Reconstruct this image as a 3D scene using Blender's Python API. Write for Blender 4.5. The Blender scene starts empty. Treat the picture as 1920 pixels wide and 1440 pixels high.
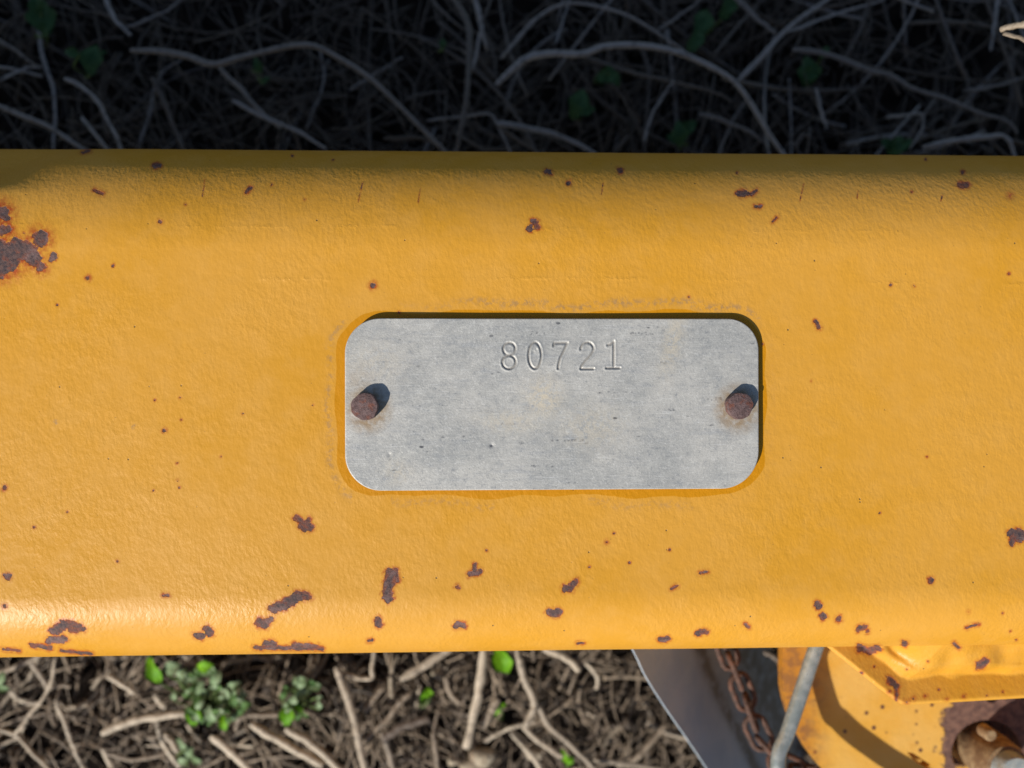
import bpy, math, random
import numpy as np
from mathutils import Vector
from mathutils.geometry import tessellate_polygon

# ------------------------------------------------------------------ units
S = 0.000108            # metres per unit: shapes below are measured in units of 0.108 mm
D = 1650.0              # camera height above the beam's top face (units)
H = 1300.0              # beam top above the ground (units)
YAW = math.radians(2.05)
random.seed(7); RNG = np.random.default_rng(11)
scene = bpy.context.scene
C = scene.collection

# ------------------------------------------------------------------ camera
cam_d = bpy.data.cameras.new('camera'); cam = bpy.data.objects.new('camera', cam_d); C.objects.link(cam)
CAMP = np.array([-D*math.sin(YAW), 0.0, D*math.cos(YAW)])
cam.location = (CAMP[0]*S, CAMP[1]*S, (CAMP[2]+H)*S)
cam.rotation_euler = (0, -YAW, math.radians(-0.1))
cam_d.sensor_width = 36; cam_d.lens = 36*D/1920
cam_d.clip_start = 0.005; cam_d.clip_end = 100
cam_d.dof.use_dof = True; cam_d.dof.focus_distance = D*S
cam_d.dof.aperture_fstop = (cam_d.lens/1000)/(25*S)      # entrance pupil of about 2.7 mm
scene.camera = cam

# ------------------------------------------------------------------ sky and sun
SUN = Vector((-0.56, -0.58, 0.59)).normalized()
world = bpy.data.worlds.new('World'); scene.world = world; world.use_nodes = True
wn = world.node_tree
sky = wn.nodes.new('ShaderNodeTexSky'); sky.sky_type = 'NISHITA'; sky.sun_disc = False
sky.sun_elevation = math.asin(SUN.z); sky.sun_rotation = math.atan2(SUN.x, SUN.y)
sky.air_density = 1.0; sky.dust_density = 0.4; sky.ozone_density = 1.0
wn.nodes['Background'].inputs[1].default_value = 0.078
wn.links.new(sky.outputs[0], wn.nodes['Background'].inputs[0])
sl = bpy.data.lights.new('sun', 'SUN'); sl.energy = 4.6; sl.angle = math.radians(0.5); sl.color = (1.0, 0.95, 0.87)
sun = bpy.data.objects.new('sun', sl); C.objects.link(sun)
sun.rotation_euler = SUN.to_track_quat('Z', 'Y').to_euler(); sun.location = SUN*2
scene.view_settings.view_transform = 'Standard'; scene.view_settings.look = 'None'
scene.view_settings.gamma = 1; scene.view_settings.exposure = 0.2

# ------------------------------------------------------------------ pixel <-> place
_cr, _sr = math.cos(math.radians(-0.1)), math.sin(math.radians(-0.1))
_cy, _sy = math.cos(-YAW), math.sin(-YAW)
# camera axes (Rz then Ry then Rx order of XYZ euler: R = Rz*Ry*Rx)
RZ = np.array([[_cr, -_sr, 0], [_sr, _cr, 0], [0, 0, 1]]); RY = np.array([[_cy, 0, _sy], [0, 1, 0], [-_sy, 0, _cy]])
R = RZ @ RY
def proj(p):
    q = (np.asarray(p, float) - CAMP) @ R
    return 960 + D*q[..., 0]/-q[..., 2], 720 - D*q[..., 1]/-q[..., 2]
def at(u, v, z):
    """the point at height z (beam top = 0) seen at photo position (u, v)"""
    d = R @ np.array([(u-960)/D, (720-v)/D, -1.0])
    t = (z - CAMP[2])/d[2]
    return CAMP + t*d

# ------------------------------------------------------------------ mesh helpers
def link(name, me, parent=None):
    o = bpy.data.objects.new(name, me); C.objects.link(o)
    if parent: o.parent = parent
    return o
def mesh(name, V, F, mat, parent=None, origin=(0, 0, -H), smooth=True, attrs=None, sharp=None):
    """V in units; origin (units) becomes the object's own zero (its parent's zero when it has a parent)"""
    V = (np.asarray(V, float).reshape(-1, 3) - np.asarray(origin, float))*S
    me = bpy.data.meshes.new(name)
    if isinstance(F, np.ndarray):
        n = F.shape[1]; me.vertices.add(len(V)); me.vertices.foreach_set('co', V.astype(np.float32).ravel())
        me.loops.add(F.size); me.loops.foreach_set('vertex_index', F.astype(np.int32).ravel())
        me.polygons.add(len(F)); me.polygons.foreach_set('loop_start', np.arange(0, F.size, n, dtype=np.int32))
        me.polygons.foreach_set('loop_total', np.full(len(F), n, dtype=np.int32))
        me.update(calc_edges=True)
    else:
        me.from_pydata(V.tolist(), [], [list(f) for f in F]); me.update()
    me.validate()
    if smooth: me.polygons.foreach_set('use_smooth', [True]*len(me.polygons))
    if sharp:
        try: me.set_sharp_from_angle(angle=math.radians(sharp))
        except Exception: pass
    for k, a in (attrs or {}).items():
        at_ = me.attributes.new(k, 'FLOAT', 'POINT'); at_.data.foreach_set('value', np.asarray(a, np.float32))
    me.materials.append(mat)
    o = link(name, me, parent)
    if parent is None: o.location = ((origin[0])*S, (origin[1])*S, (origin[2]+H)*S)
    return o
def thing(name, loc, label, cat, group=None):
    o = bpy.data.objects.new(name, None); C.objects.link(o); o.empty_display_size = 0.01
    o.location = (loc[0]*S, loc[1]*S, (loc[2]+H)*S); tag(o, label, cat, group); return o
def tag(o, label, cat=None, group=None, kind=None):
    if label: o['label'] = label
    if cat: o['category'] = cat
    if group: o['group'] = group
    if kind: o['kind'] = kind
    return o
def catmull(P, n=6):
    P = np.asarray(P, float)
    if len(P) < 3: return np.array([P[0]+(P[-1]-P[0])*t for t in np.linspace(0, 1, n+1)])
    Q = np.vstack([2*P[0]-P[1], P, 2*P[-1]-P[-2]]); out = []
    for i in range(1, len(Q)-2):
        for t in np.linspace(0, 1, n, endpoint=False):
            a, b, c, d = Q[i-1], Q[i], Q[i+1], Q[i+2]
            out.append(.5*((2*b)+(-a+c)*t+(2*a-5*b+4*c-d)*t*t+(-a+3*b-3*c+d)*t**3))
    out.append(P[-1]); return np.array(out)
def tube(P, rad, sides=8, closed=False, flat=1.0):
    """vertices and faces of a tube through points P with radius per point"""
    P = np.asarray(P, float); n = len(P); rad = np.broadcast_to(np.asarray(rad, float), (n,))
    if closed: T = np.roll(P, -1, 0)-np.roll(P, 1, 0)
    else: T = np.gradient(P, axis=0)
    T /= np.linalg.norm(T, axis=1)[:, None]+1e-9
    up = np.array([0, 0, 1.0])
    if abs(T @ up).max() > .93: up = np.array([0.31, .95, 0.05])
    A = np.cross(T, up); A /= np.linalg.norm(A, axis=1)[:, None]+1e-9
    B = np.cross(A, T)
    th = np.linspace(0, 2*math.pi, sides, endpoint=False)
    V = (P[:, None]+rad[:, None, None]*(np.cos(th)[None, :, None]*A[:, None]+flat*np.sin(th)[None, :, None]*B[:, None])).reshape(-1, 3)
    F = []
    m = n if closed else n-1
    for i in range(m):
        for j in range(sides):
            a = i*sides+j; b = i*sides+(j+1) % sides; i2 = ((i+1) % n)*sides
            F.append((a, b, i2+(j+1) % sides, i2+j))
    if not closed:
        F.append(tuple(range(sides))); F.append(tuple(range((n-1)*sides, n*sides))[::-1])
    return V, F
def lathe(profile, c, n=32):
    """profile [(r, z)] about the vertical through c"""
    V, F = [], []
    for r, z in profile:
        for k in range(n):
            a = 2*math.pi*k/n; V.append((c[0]+r*math.cos(a), c[1]+r*math.sin(a), c[2]+z))
    for i in range(len(profile)-1):
        for k in range(n):
            a = i*n+k; b = i*n+(k+1) % n; F.append((a, b, b+n, a+n))
    F.append(tuple(range(n))[::-1]); F.append(tuple((len(profile)-1)*n+k for k in range(n)))
    return np.array(V), F
def extrude(outline, z0, z1, holes=()):
    """solid plate from a plan outline (list of xy) with holes, between z0 and z1"""
    loops = [list(outline)]+[list(h) for h in holes]
    flat = [p for l in loops for p in l]
    tri = tessellate_polygon([[Vector((p[0], p[1], 0)) for p in l] for l in loops])
    n = len(flat); V = [(p[0], p[1], z1) for p in flat]+[(p[0], p[1], z0) for p in flat]; F = []
    for a, b, c in tri:
        pa, pb, pc = flat[a], flat[b], flat[c]
        if (pb[0]-pa[0])*(pc[1]-pa[1])-(pb[1]-pa[1])*(pc[0]-pa[0]) < 0: b, c = c, b
        F.append((a, b, c)); F.append((a+n, c+n, b+n))
    s = 0
    for l in loops:
        m = len(l)
        for i in range(m):
            a, b = s+i, s+(i+1) % m; F.append((a, a+n, b+n, b))
        s += m
    return np.array(V), F

# ------------------------------------------------------------------ node helpers
class N:
    def __init__(self, name):
        self.m = bpy.data.materials.new(name); self.m.use_nodes = True
        self.t = self.m.node_tree; self.bsdf = self.t.nodes['Principled BSDF']
        tc = self.t.nodes.new('ShaderNodeTexCoord'); vm = self.t.nodes.new('ShaderNodeVectorMath'); vm.operation = 'SCALE'
        vm.inputs[3].default_value = 1/S; self.t.links.new(tc.outputs['Object'], vm.inputs[0]); self.co = vm.outputs[0]
    def put(self, node, sock, val):
        s = node.inputs[sock]
        if hasattr(val, 'is_linked') or isinstance(val, bpy.types.NodeSocket): self.t.links.new(val, s)
        else: s.default_value = val
    def scaled(self, sx, sy, sz, rot=0):
        mp = self.t.nodes.new('ShaderNodeMapping'); self.t.links.new(self.co, mp.inputs[0])
        mp.inputs['Scale'].default_value = (sx, sy, sz); mp.inputs['Rotation'].default_value = (0, 0, rot); return mp.outputs[0]
    def noise(self, scale, detail=3, rough=.5, co=None, dist=0):
        n = self.t.nodes.new('ShaderNodeTexNoise'); self.t.links.new(co or self.co, n.inputs['Vector'])
        n.inputs['Scale'].default_value = scale; n.inputs['Detail'].default_value = detail
        n.inputs['Roughness'].default_value = rough; n.inputs['Distortion'].default_value = dist; return n.outputs[0]
    def voro(self, scale, co=None, feature='F1', rnd=1.0):
        n = self.t.nodes.new('ShaderNodeTexVoronoi'); n.feature = feature; self.t.links.new(co or self.co, n.inputs['Vector'])
        n.inputs['Scale'].default_value = scale; n.inputs['Randomness'].default_value = rnd; return n
    def attr(self, name):
        a = self.t.nodes.new('ShaderNodeAttribute'); a.attribute_name = name; return a.outputs['Fac']
    def math(self, op, a, b=0.0, c=0.0):
        n = self.t.nodes.new('ShaderNodeMath'); n.operation = op
        self.put(n, 0, a); self.put(n, 1, b); self.put(n, 2, c); return n.outputs[0]
    def ramp(self, x, lo, hi, a=0.0, b=1.0):
        n = self.t.nodes.new('ShaderNodeMapRange'); n.interpolation_type = 'SMOOTHSTEP'
        self.put(n, 'Value', x); n.inputs['From Min'].default_value = lo; n.inputs['From Max'].default_value = hi
        n.inputs['To Min'].default_value = a; n.inputs['To Max'].default_value = b; return n.outputs[0]
    def mix(self, f, a, b):
        n = self.t.nodes.new('ShaderNodeMix'); n.data_type = 'RGBA'
        self.put(n, 'Factor', f)
        for i, v in ((6, a), (7, b)):
            if isinstance(v, tuple): n.inputs[i].default_value = (*v[:3], 1)
            else: self.t.links.new(v, n.inputs[i])
        return n.outputs[2]
    def bump(self, h, strength, dist, normal=None):
        n = self.t.nodes.new('ShaderNodeBump'); n.inputs['Strength'].default_value = strength
        n.inputs['Distance'].default_value = dist*S; self.put(n, 'Height', h)
        if normal is not None: self.t.links.new(normal, n.inputs['Normal'])
        return n.outputs[0]
    def out(self, col, rough=.5, metal=0.0, normal=None, spec=.5):
        b = self.bsdf
        if isinstance(col, tuple): b.inputs['Base Color'].default_value = (*col[:3], 1)
        else: self.t.links.new(col, b.inputs['Base Color'])
        self.put(b, 'Roughness', rough); self.put(b, 'Metallic', metal); self.put(b, 'Specular IOR Level', spec)
        if normal is not None: self.t.links.new(normal, b.inputs['Normal'])
        return self.m

RUST_DARK, RUST_MID, RUST_RED = (0.055, 0.038, 0.040), (0.115, 0.065, 0.055), (0.24, 0.055, 0.02)
def paint_material():
    n = N('yellow_paint')
    big = n.noise(.0035, 3, .5); med = n.noise(.02, 4, .6); fine = n.noise(.16, 3, .6)
    chip = n.attr('chip'); halo = n.attr('halo'); fresh = n.attr('fresh'); grime = n.attr('grime')
    paint = n.mix(n.ramp(big, .35, .65), (.64, .310, .038), (.62, .291, .022))
    paint = n.mix(n.ramp(med, .40, .68, 0, .35), paint, (.66, .335, .058))
    f2 = n.math('ADD', fresh, n.math('MULTIPLY', n.math('SUBTRACT', med, .5), .9))
    paint = n.mix(n.ramp(f2, .40, .60, 0, 1), paint, (.56, .232, .001))
    # dirt film and pin-hole specks
    sp = n.voro(.035); spot = n.ramp(sp.outputs['Distance'], .035, .075, 1, 0)
    gate = n.ramp(n.noise(.013, 2, .6), .54, .62)
    sp2 = n.voro(.085); spot2 = n.math('MULTIPLY', n.ramp(sp2.outputs['Distance'], .05, .12, 1, 0), n.ramp(n.noise(.022, 3, .6), .58, .66))
    paint = n.mix(n.math('MULTIPLY', n.math('MULTIPLY', spot, gate), .85), paint, (.10, .065, .03))
    paint = n.mix(n.math('MULTIPLY', spot2, .55), paint, (.15, .09, .035))
    gr = n.math('MULTIPLY', grime, n.ramp(n.noise(.09, 4, .7), .42, .62))
    paint = n.mix(n.math('MULTIPLY', gr, .5), paint, (.21, .16, .12))
    # rust stain round the chips, then bare rusty steel
    hz = n.math('MULTIPLY', halo, n.ramp(n.noise(.10, 4, .65), .25, .7))
    paint = n.mix(n.math('MINIMUM', n.math('MULTIPLY', hz, 1.35), 1.0), paint, (.38, .075, .012))
    m = n.math('ADD', chip, n.math('MULTIPLY', n.math('SUBTRACT', n.noise(.15, 5, .72), .5), 8.5))
    rust = n.ramp(m, -.9, .7)
    rc = n.mix(n.ramp(fine, .35, .62), RUST_DARK, RUST_MID)
    rc = n.mix(n.math('MULTIPLY', n.ramp(n.noise(.06, 4, .7), .52, .68), .55), rc, RUST_RED)
    rc = n.mix(n.math('MULTIPLY', n.ramp(m, 7, .5), n.ramp(n.noise(.035, 4, .7), .42, .6)), rc, (.21, .062, .032))
    rc = n.mix(n.math('MULTIPLY', n.ramp(n.noise(.025, 4, .7), .5, .64), .6), rc, (.20, .125, .115))
    col = n.mix(rust, paint, rc)
    # orange-peel paint skin, chips sunk below it
    peel = n.noise(.105, 3, .55, n.scaled(1.25, .8, 1, math.radians(35))); peel2 = n.noise(.03, 2, .5)
    h = n.math('ADD', n.math('MULTIPLY', n.math('MULTIPLY', peel, 1.0), n.ramp(n.noise(.006, 3, .6), .3, .7, .45, 1.15)), n.math('MULTIPLY', peel2, .75))
    h = n.math('ADD', h, n.math('MULTIPLY', n.math('MULTIPLY', spot, gate), -.9))
    h = n.math('ADD', h, n.math('MULTIPLY', n.attr('crease'), n.math('MULTIPLY', n.math('MULTIPLY', n.ramp(n.noise(.045, 4, .75), .4, .75), n.ramp(n.noise(.006, 2, .5), .42, .6)), .9)))
    hr = n.math('MULTIPLY', rust, n.math('ADD', n.math('MULTIPLY', n.noise(.22, 4, .7), 1.6), -2.4))
    nb = n.bump(n.math('ADD', h, hr), .45, 2.7)
    rough = n.math('ADD', n.ramp(rust, 0, 1, .44, .75), n.math('MULTIPLY', n.math('SUBTRACT', med, .5), .18))
    return n.out(col, rough, 0.0, nb, .36)
def rust_material(name, a, b, c, sc=.1, metal=0.0):
    n = N(name)
    col = n.mix(n.ramp(n.noise(sc, 4, .65), .35, .65), a, b); col = n.mix(n.math('MULTIPLY', n.ramp(n.noise(sc*.4, 4, .7), .5, .66), .8), col, c)
    return n.out(col, .8, metal, n.bump(n.noise(sc*2, 4, .7), .8, 3))
def plate_material():
    n = N('weathered_aluminium')
    st = n.attr('stain'); big = n.noise(.008, 4, .6); med = n.noise(.03, 7, .78, n.scaled(.8, 1.1, 1))
    fine = n.noise(.26, 4, .8); streak = n.noise(.05, 4, .65, n.scaled(.22, 1.6, 1, math.radians(3)))
    col = n.mix(n.ramp(big, .33, .67), (.385, .38, .355), (.505, .485, .44))
    col = n.mix(n.ramp(med, .50, .74, 0, .55), col, (.57, .555, .51)); col = n.mix(n.ramp(med, .48, .30, 0, .45), col, (.265, .28, .29))
    col = n.mix(n.ramp(streak, .52, .75, 0, .35), col, (.25, .27, .30))
    sp3 = n.noise(.11, 6, .85)
    col = n.mix(n.ramp(sp3, .53, .68, 0, .55), col, (.68, .665, .62)); col = n.mix(n.ramp(sp3, .47, .33, 0, .6), col, (.20, .215, .235))
    col = n.mix(n.ramp(fine, .54, .74, 0, .75), col, (.72, .70, .66)); col = n.mix(n.ramp(fine, .46, .26, 0, .6), col, (.17, .18, .195))
    scr = n.noise(.5, 3, .7, n.scaled(.04, 1.0, 1, math.radians(-8))); scr2 = n.noise(.4, 3, .7, n.scaled(.05, 1.0, 1, math.radians(24)))
    col = n.mix(n.ramp(scr, .58, .72, 0, .6), col, (.66, .65, .62)); col = n.mix(n.ramp(scr2, .60, .74, 0, .5), col, (.20, .21, .22))
    col = n.mix(n.attr('speck'), col, (.03, .035, .055))
    v = n.voro(.06, n.scaled(.5, 1.0, 1)); dots = n.math('MULTIPLY', n.ramp(v.outputs['Distance'], .09, .17, 1, 0), n.ramp(n.noise(.018, 3, .6, n.scaled(.35, 2.2, 1)), .58, .66))
    col = n.mix(n.math('MULTIPLY', dots, .85), col, (.035, .04, .055))
    tan = n.attr('tan'); col = n.mix(n.math('MULTIPLY', tan, n.ramp(n.noise(.10, 6, .8), .40, .54)), col, (.60, .52, .39))
    col = n.mix(n.math('MULTIPLY', st, n.ramp(n.noise(.07, 4, .6), .2, .65)), col, (.30, .20, .10))
    col = n.mix(n.math('MULTIPLY', n.attr('groove'), .75), col, (.20, .18, .16))
    nb = n.bump(n.math('ADD', n.math('MULTIPLY', n.noise(.30, 3, .6), .8), n.math('MULTIPLY', n.noise(.03, 3, .6), 1.0)), .4, 1.4)
    return n.out(col, n.ramp(med, .3, .7, .46, .58), .22, nb, .5)
def galv_material():
    n = N('galvanised_rod')
    col = n.mix(n.ramp(n.noise(.05, 4, .6), .35, .65), (.26, .30, .295), (.40, .43, .415)); col = n.mix(n.ramp(n.noise(.12, 4, .7), .6, .72, 0, .6), col, (.16, .12, .09))
    return n.out(col, .36, .35, n.bump(n.noise(.15, 3), .35, 1.5))
def grey_material():
    n = N('grey_painted_steel')
    col = n.mix(n.ramp(n.noise(.01, 4, .6), .35, .65), (.37, .43, .49), (.43, .48, .52))
    col = n.mix(n.math('MULTIPLY', n.attr('stain'), n.ramp(n.noise(.03, 4, .6), .15, .6)), col, (.12, .10, .07))
    return n.out(col, .5, 0.0, n.bump(n.noise(.08, 3), .4, 2))
def stem_material(name, a, b, c, dark):
    n = N(name); tint = n.attr('tint')
    inf = n.t.nodes.new('ShaderNodeObjectInfo').outputs['Random']
    k = n.math('FRACT', n.math('ADD', tint, inf))
    col = n.mix(n.ramp(k, .1, .5), a, b); col = n.mix(n.ramp(k, .55, .95), col, c)
    col = n.mix(n.ramp(n.noise(.05, 4, .65), .48, .72, 0, .7), col, dark)
    col = n.mix(n.ramp(n.noise(.22, 4, .75), .50, .70, 0, .55), col, dark)
    return n.out(col, .5, 0, n.bump(n.noise(.2, 3), .8, 3), .4)
def soil_material():
    n = N('dark_soil')
    col = n.mix(n.ramp(n.noise(.012, 6, .7), .35, .65), (.008, .006, .005), (.030, .021, .016)); col = n.mix(n.ramp(n.noise(.06, 5, .7), .58, .78), col, (.07, .05, .038))
    return n.out(col, .95, 0, n.bump(n.noise(.04, 6, .75), 1, 14), .15)
def leaf_material(name, a, b):
    n = N(name)
    col = n.mix(n.ramp(n.noise(.02, 4, .6), .35, .65), a, b)
    m = n.out(col, .6, 0, n.bump(n.noise(.05, 3), .5, 3), .3)
    n.bsdf.inputs['Subsurface Weight'].default_value = 0
    tr = n.t.nodes.new('ShaderNodeBsdfTranslucent'); mx = n.t.nodes.new('ShaderNodeMixShader'); mx.inputs[0].default_value = .35
    n.t.links.new(col, tr.inputs[0]); o = n.t.nodes['Material Output']
    n.t.links.new(n.bsdf.outputs[0], mx.inputs[1]); n.t.links.new(tr.outputs[0], mx.inputs[2]); n.t.links.new(mx.outputs[0], o.inputs[0])
    return m

M_PAINT = paint_material(); M_PLATE = plate_material(); M_GALV = galv_material(); M_GREY = grey_material()
M_RIVET = rust_material('rusty_rivet', (.085, .048, .045), (.15, .095, .09), (.16, .05, .028), .12)
M_CHAIN = rust_material('rusty_chain', (.055, .028, .019), (.125, .064, .043), (.15, .055, .027), .08)
M_PIN = rust_material('rusty_pin', (.15, .08, .035), (.30, .20, .10), (.12, .055, .03), .04)
M_PINEND = rust_material('dull_steel_end', (.24, .27, .27), (.33, .35, .33), (.22, .17, .11), .05)
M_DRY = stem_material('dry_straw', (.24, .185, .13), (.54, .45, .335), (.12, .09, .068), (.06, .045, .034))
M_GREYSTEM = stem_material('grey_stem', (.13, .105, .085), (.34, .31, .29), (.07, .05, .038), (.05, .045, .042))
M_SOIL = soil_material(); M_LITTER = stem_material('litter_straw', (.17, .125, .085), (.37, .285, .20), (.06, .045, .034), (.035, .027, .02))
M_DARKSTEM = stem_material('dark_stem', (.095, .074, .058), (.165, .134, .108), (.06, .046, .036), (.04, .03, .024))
M_LEAF = leaf_material('green_leaf', (.13, .36, .006), (.22, .50, .012)); M_LEAFMID = leaf_material('mid_leaf', (.07, .16, .04), (.15, .28, .08)); M_LEAFSHADE = leaf_material('shade_leaf', (.035, .10, .03), (.06, .14, .05)); M_LEAFPALE = leaf_material('pale_leaf', (.24, .36, .17), (.36, .47, .28))  # weeds behind the beam get a darker green: shade put into the colour
M_STALK = leaf_material('green_stalk', (.13, .2, .06), (.2, .26, .1))
M_PEBBLE = rust_material('pebble_stone', (.28, .22, .15), (.42, .36, .26), (.2, .13, .08), .04)

# ------------------------------------------------------------------ soil (setting)
def soil():
    a = np.concatenate([np.linspace(-28000, -3400, 12), np.linspace(-3200, 3200, 321), np.linspace(3400, 28000, 12)])
    X, Y = np.meshgrid(a, a); Z = np.full_like(X, -H)
    for sc, am in ((.0035, 26), (.009, 16), (.021, 10), (.05, 5)):
        for k in range(3):
            ang = RNG.uniform(0, 6.28); ph = RNG.uniform(0, 6.28, 2); w = sc*RNG.uniform(.7, 1.4)
            Z += am*.7*np.sin((X*math.cos(ang)+Y*math.sin(ang))*w+ph[0]+1.3*np.sin((Y*math.cos(ang)-X*math.sin(ang))*w*.7+ph[1]))
    n = len(a); V = np.stack([X, Y, Z], -1).reshape(-1, 3)
    i = np.arange((n-1)*(n-1)); r, c = i//(n-1), i % (n-1); q = r*n+c
    F = np.stack([q, q+1, q+n+1, q+n], -1)
    tag(mesh('ground', V, F, M_SOIL), 'dark crumbly soil under the beam and the dead stems', 'ground', kind='structure')
soil()

# ------------------------------------------------------------------ rust chips on the paint: capsules (u1,v1,u2,v2,r) + stain width
CH = []
def chip(u1, v1, u2, v2, r, hw=7.5): CH.append((u1, v1, u2, v2, r, hw))
def dot(u, v, r, hw=7.0): chip(u, v, u, v, r if r > 3 else r*.85-.2, hw if r > 3 else min(hw, 4.5) if hw == 7.0 else hw)
for a in [(8, 484, 30, 34), (-20, 480, 40, 26), (34, 470, 18, 26), (76, 447, 15, 24), (62, 484, 15, 22), (76, 500, 9, 20), (100, 482, 8, 5),
          (6, 432, 9, 22), (14, 430, 7, 20), (4, 398, 12, 30), (12, 408, 7, 24), (4, 520, 4, 22), (45, 437, 1.5, 6)]: dot(*a)
chip(30, 455, 60, 468, 10, 22)
for a in [(155, 286, 167, 283, 2.2), (290, 311, 298, 311, 4.6), (384, 336, 380, 368, 0.11, 2.2), (680, 342, 672, 378, 0.32, 2.2), (788, 354, 784, 380, 0.11, 2.2), (177, 356, 192, 364, 2.6),
          (462, 360, 470, 352, 3), (1386, 362, 1399, 363, 6), (1410, 363, 1418, 358, 3), (1131, 344, 1128, 364, 0.29, 2.2), (1800, 346, 1812, 347, 5.5), (1767, 366, 1764, 377, 0.39, 2.2),
          (1507, 345, 1500, 377, 0.22, 2.2), (1609, 358, 1607, 372, 0.08, 2.2), (1530, 604, 1536, 614, 3.6), (1416, 387, 1426, 387, 2.6), (1449, 416, 1458, 406, 1.2),
          (100, 1182, 120, 1172, 7.5), (118, 1168, 147, 1173, 6), (132, 1182, 157, 1180, 4.5), (92, 1200, 120, 1199, 6.5), (60, 1209, 95, 1215, 4), (114, 1220, 172, 1226, 2.4),
          (6, 1217, 37, 1220, 2.2), (368, 1191, 380, 1194, 5.5), (387, 1179, 395, 1187, 6.5), (306, 1116, 316, 1117, 1.8), (556, 971, 584, 990, 5.5), (563, 985, 572, 993, 5),
          (733, 1074, 727, 1110, 10), (742, 1070, 744, 1088, 5), (726, 1118, 729, 1122, 8), (512, 1141, 535, 1134, 9), (535, 1133, 560, 1117, 10), (560, 1114, 578, 1119, 7),
          (488, 1167, 496, 1170, 9), (498, 1164, 508, 1162, 5.5), (478, 1214, 605, 1216, 3.6), (500, 1206, 512, 1209, 7), (550, 1210, 592, 1213, 5), (708, 1163, 711, 1170, 6.5),
          (691, 1202, 697, 1200, 2.6), (890, 1059, 891, 1068, 4), (880, 1077, 900, 1072, 4.5), (856, 1172, 868, 1172, 6), (1060, 1103, 1069, 1104, 6.5), (1069, 1102, 1079, 1090, 5.5),
          (1032, 1149, 1047, 1149, 7.5), (1238, 1199, 1252, 1198, 4.6), (1309, 1187, 1323, 1184, 5), (1398, 1171, 1403, 1175, 3.2), (1083, 1206, 1093, 1206, 1.8), (1901, 1002, 1912, 1004, 12),
          (1897, 1018, 1900, 1012, 5), (1610, 1180, 1620, 1176, 5.2), (1612, 1215, 1630, 1220, 7), (1632, 1219, 1647, 1216, 6), (1812, 1177, 1835, 1170, 2), (1312, 1074, 1326, 1072, 1.8),
          (1258, 1104, 1270, 1098, 1.6), (1836, 1249, 1846, 1241, 7.5), (1789, 1206, 1797, 1214, 2.5), (1668, 1275, 1680, 1285, 6), (1682, 1290, 1680, 1320, 2.2)]: chip(*a)
for a in [(347, 383, 2.2), (300, 416, 3.4), (212, 498, 3), (165, 521, 3.6, 8), (107, 572, 2), (699, 535, 4.4, 11), (548, 292, 2.2), (624, 300, 1.8), (571, 374, 1.6), (510, 346, 1.7),
          (1025, 322, 4.5), (1031, 323, 4.5), (1162, 320, 5.4), (1066, 343, 4.4), (994, 428, 6.5), (1002, 416, 6.5), (1008, 425, 6), (1382, 324, 2.2), (1292, 557, 1.8),
          (1805, 323, 3.4), (1709, 360, 2), (1670, 534, 3), (1891, 513, 2.6), (1714, 536, 2), (1736, 299, 2.4), (14, 1081, 7), (8, 1136, 4), (221, 1052, 3), (64, 988, 3), (110, 1183, 7),
          (578, 975, 5), (858, 1100, 4), (912, 1032, 2.6), (1138, 1016, 2, 9), (1151, 1000, 2), (1256, 1031, 2.4), (1745, 1088, 6), (1535, 1136, 7), (1531, 1131, 4), (1543, 1156, 6.5),
          (1573, 1160, 5.5, 8), (1627, 1184, 3.6), (1696, 1207, 6), (1816, 1147, .6, 8), (1894, 366, .5, 14), (1894, 1183, 1.5, 7), (1880, 1150, 1.6), (308, 807, 3.2), (9, 915, 4.5),
          (340, 787, 1.7), (290, 750, 1.8), (338, 746, 1.8), (332, 868, 1.8), (333, 901, 2.2), (336, 914, 2.2), (415, 856, 1.4), (288, 920, 1.5), (126, 960, 1.8), (456, 775, 1.8), (586, 760, 1.6),
          (1180, 1055, 2.4), (1105, 1063, 1.8), (1521, 715, .6, 7), (1738, 857, 1.6), (1430, 645, 1.3), (1650, 962, 1.6), (748, 586, 2.6), (1060, 1290, 2), (1600, 1290, 1.6), (1760, 1293, 2), (1880, 1297, 2),
          (1642, 1302, 2.4, 9), (1664, 1312, 3, 12), (1712, 1310, 1.8, 9), (1735, 1304, 2, 8), (1775, 1310, 1.6, 8), (1808, 1305, 2, 8), (1850, 1305, 1.5, 7), (1700, 1316, 2.5, 11), (1668, 1296, 2, 9), (1640, 1250, 2), (1615, 1262, 3), (1650, 1300, 3), (1700, 1255, 2), (1740, 1240, 1.6), (1905, 1200, 2)]: dot(*a)
def chipfield(u, v):
    f = np.full(u.shape, -30.0); h = np.zeros(u.shape)
    order = np.argsort(u); us = u[order]
    for u1, v1, u2, v2, r, hw in CH:
        m = max(30, hw+r)+3
        i0, i1 = np.searchsorted(us, [min(u1, u2)-m-r, max(u1, u2)+m+r]); idx = order[i0:i1]
        idx = idx[np.abs(v[idx]-(v1+v2)/2) < abs(v1-v2)/2+m+r]
        if not len(idx): continue
        px, py = u[idx]-u1, v[idx]-v1; dx, dy = u2-u1, v2-v1; L = dx*dx+dy*dy
        wk = min(1.0, r/8)*.95; a_, b_ = u[idx], v[idx]
        px = px+wk*(1.6*np.sin(b_*.31+a_*.12+r)+1.1*np.sin(a_*.63+b_*.4)); py = py+wk*(1.6*np.sin(a_*.27-b_*.1+2*r)+1.1*np.sin(b_*.71-a_*.45))
        t = np.clip((px*dx+py*dy)/L, 0, 1) if L > 0 else 0.0
        sd = r-np.hypot(px-t*dx, py-t*dy)
        f[idx] = np.maximum(f[idx], sd); h[idx] = np.maximum(h[idx], np.clip(1+sd/hw, 0, 1)**1.5)
    return f, h
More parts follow.
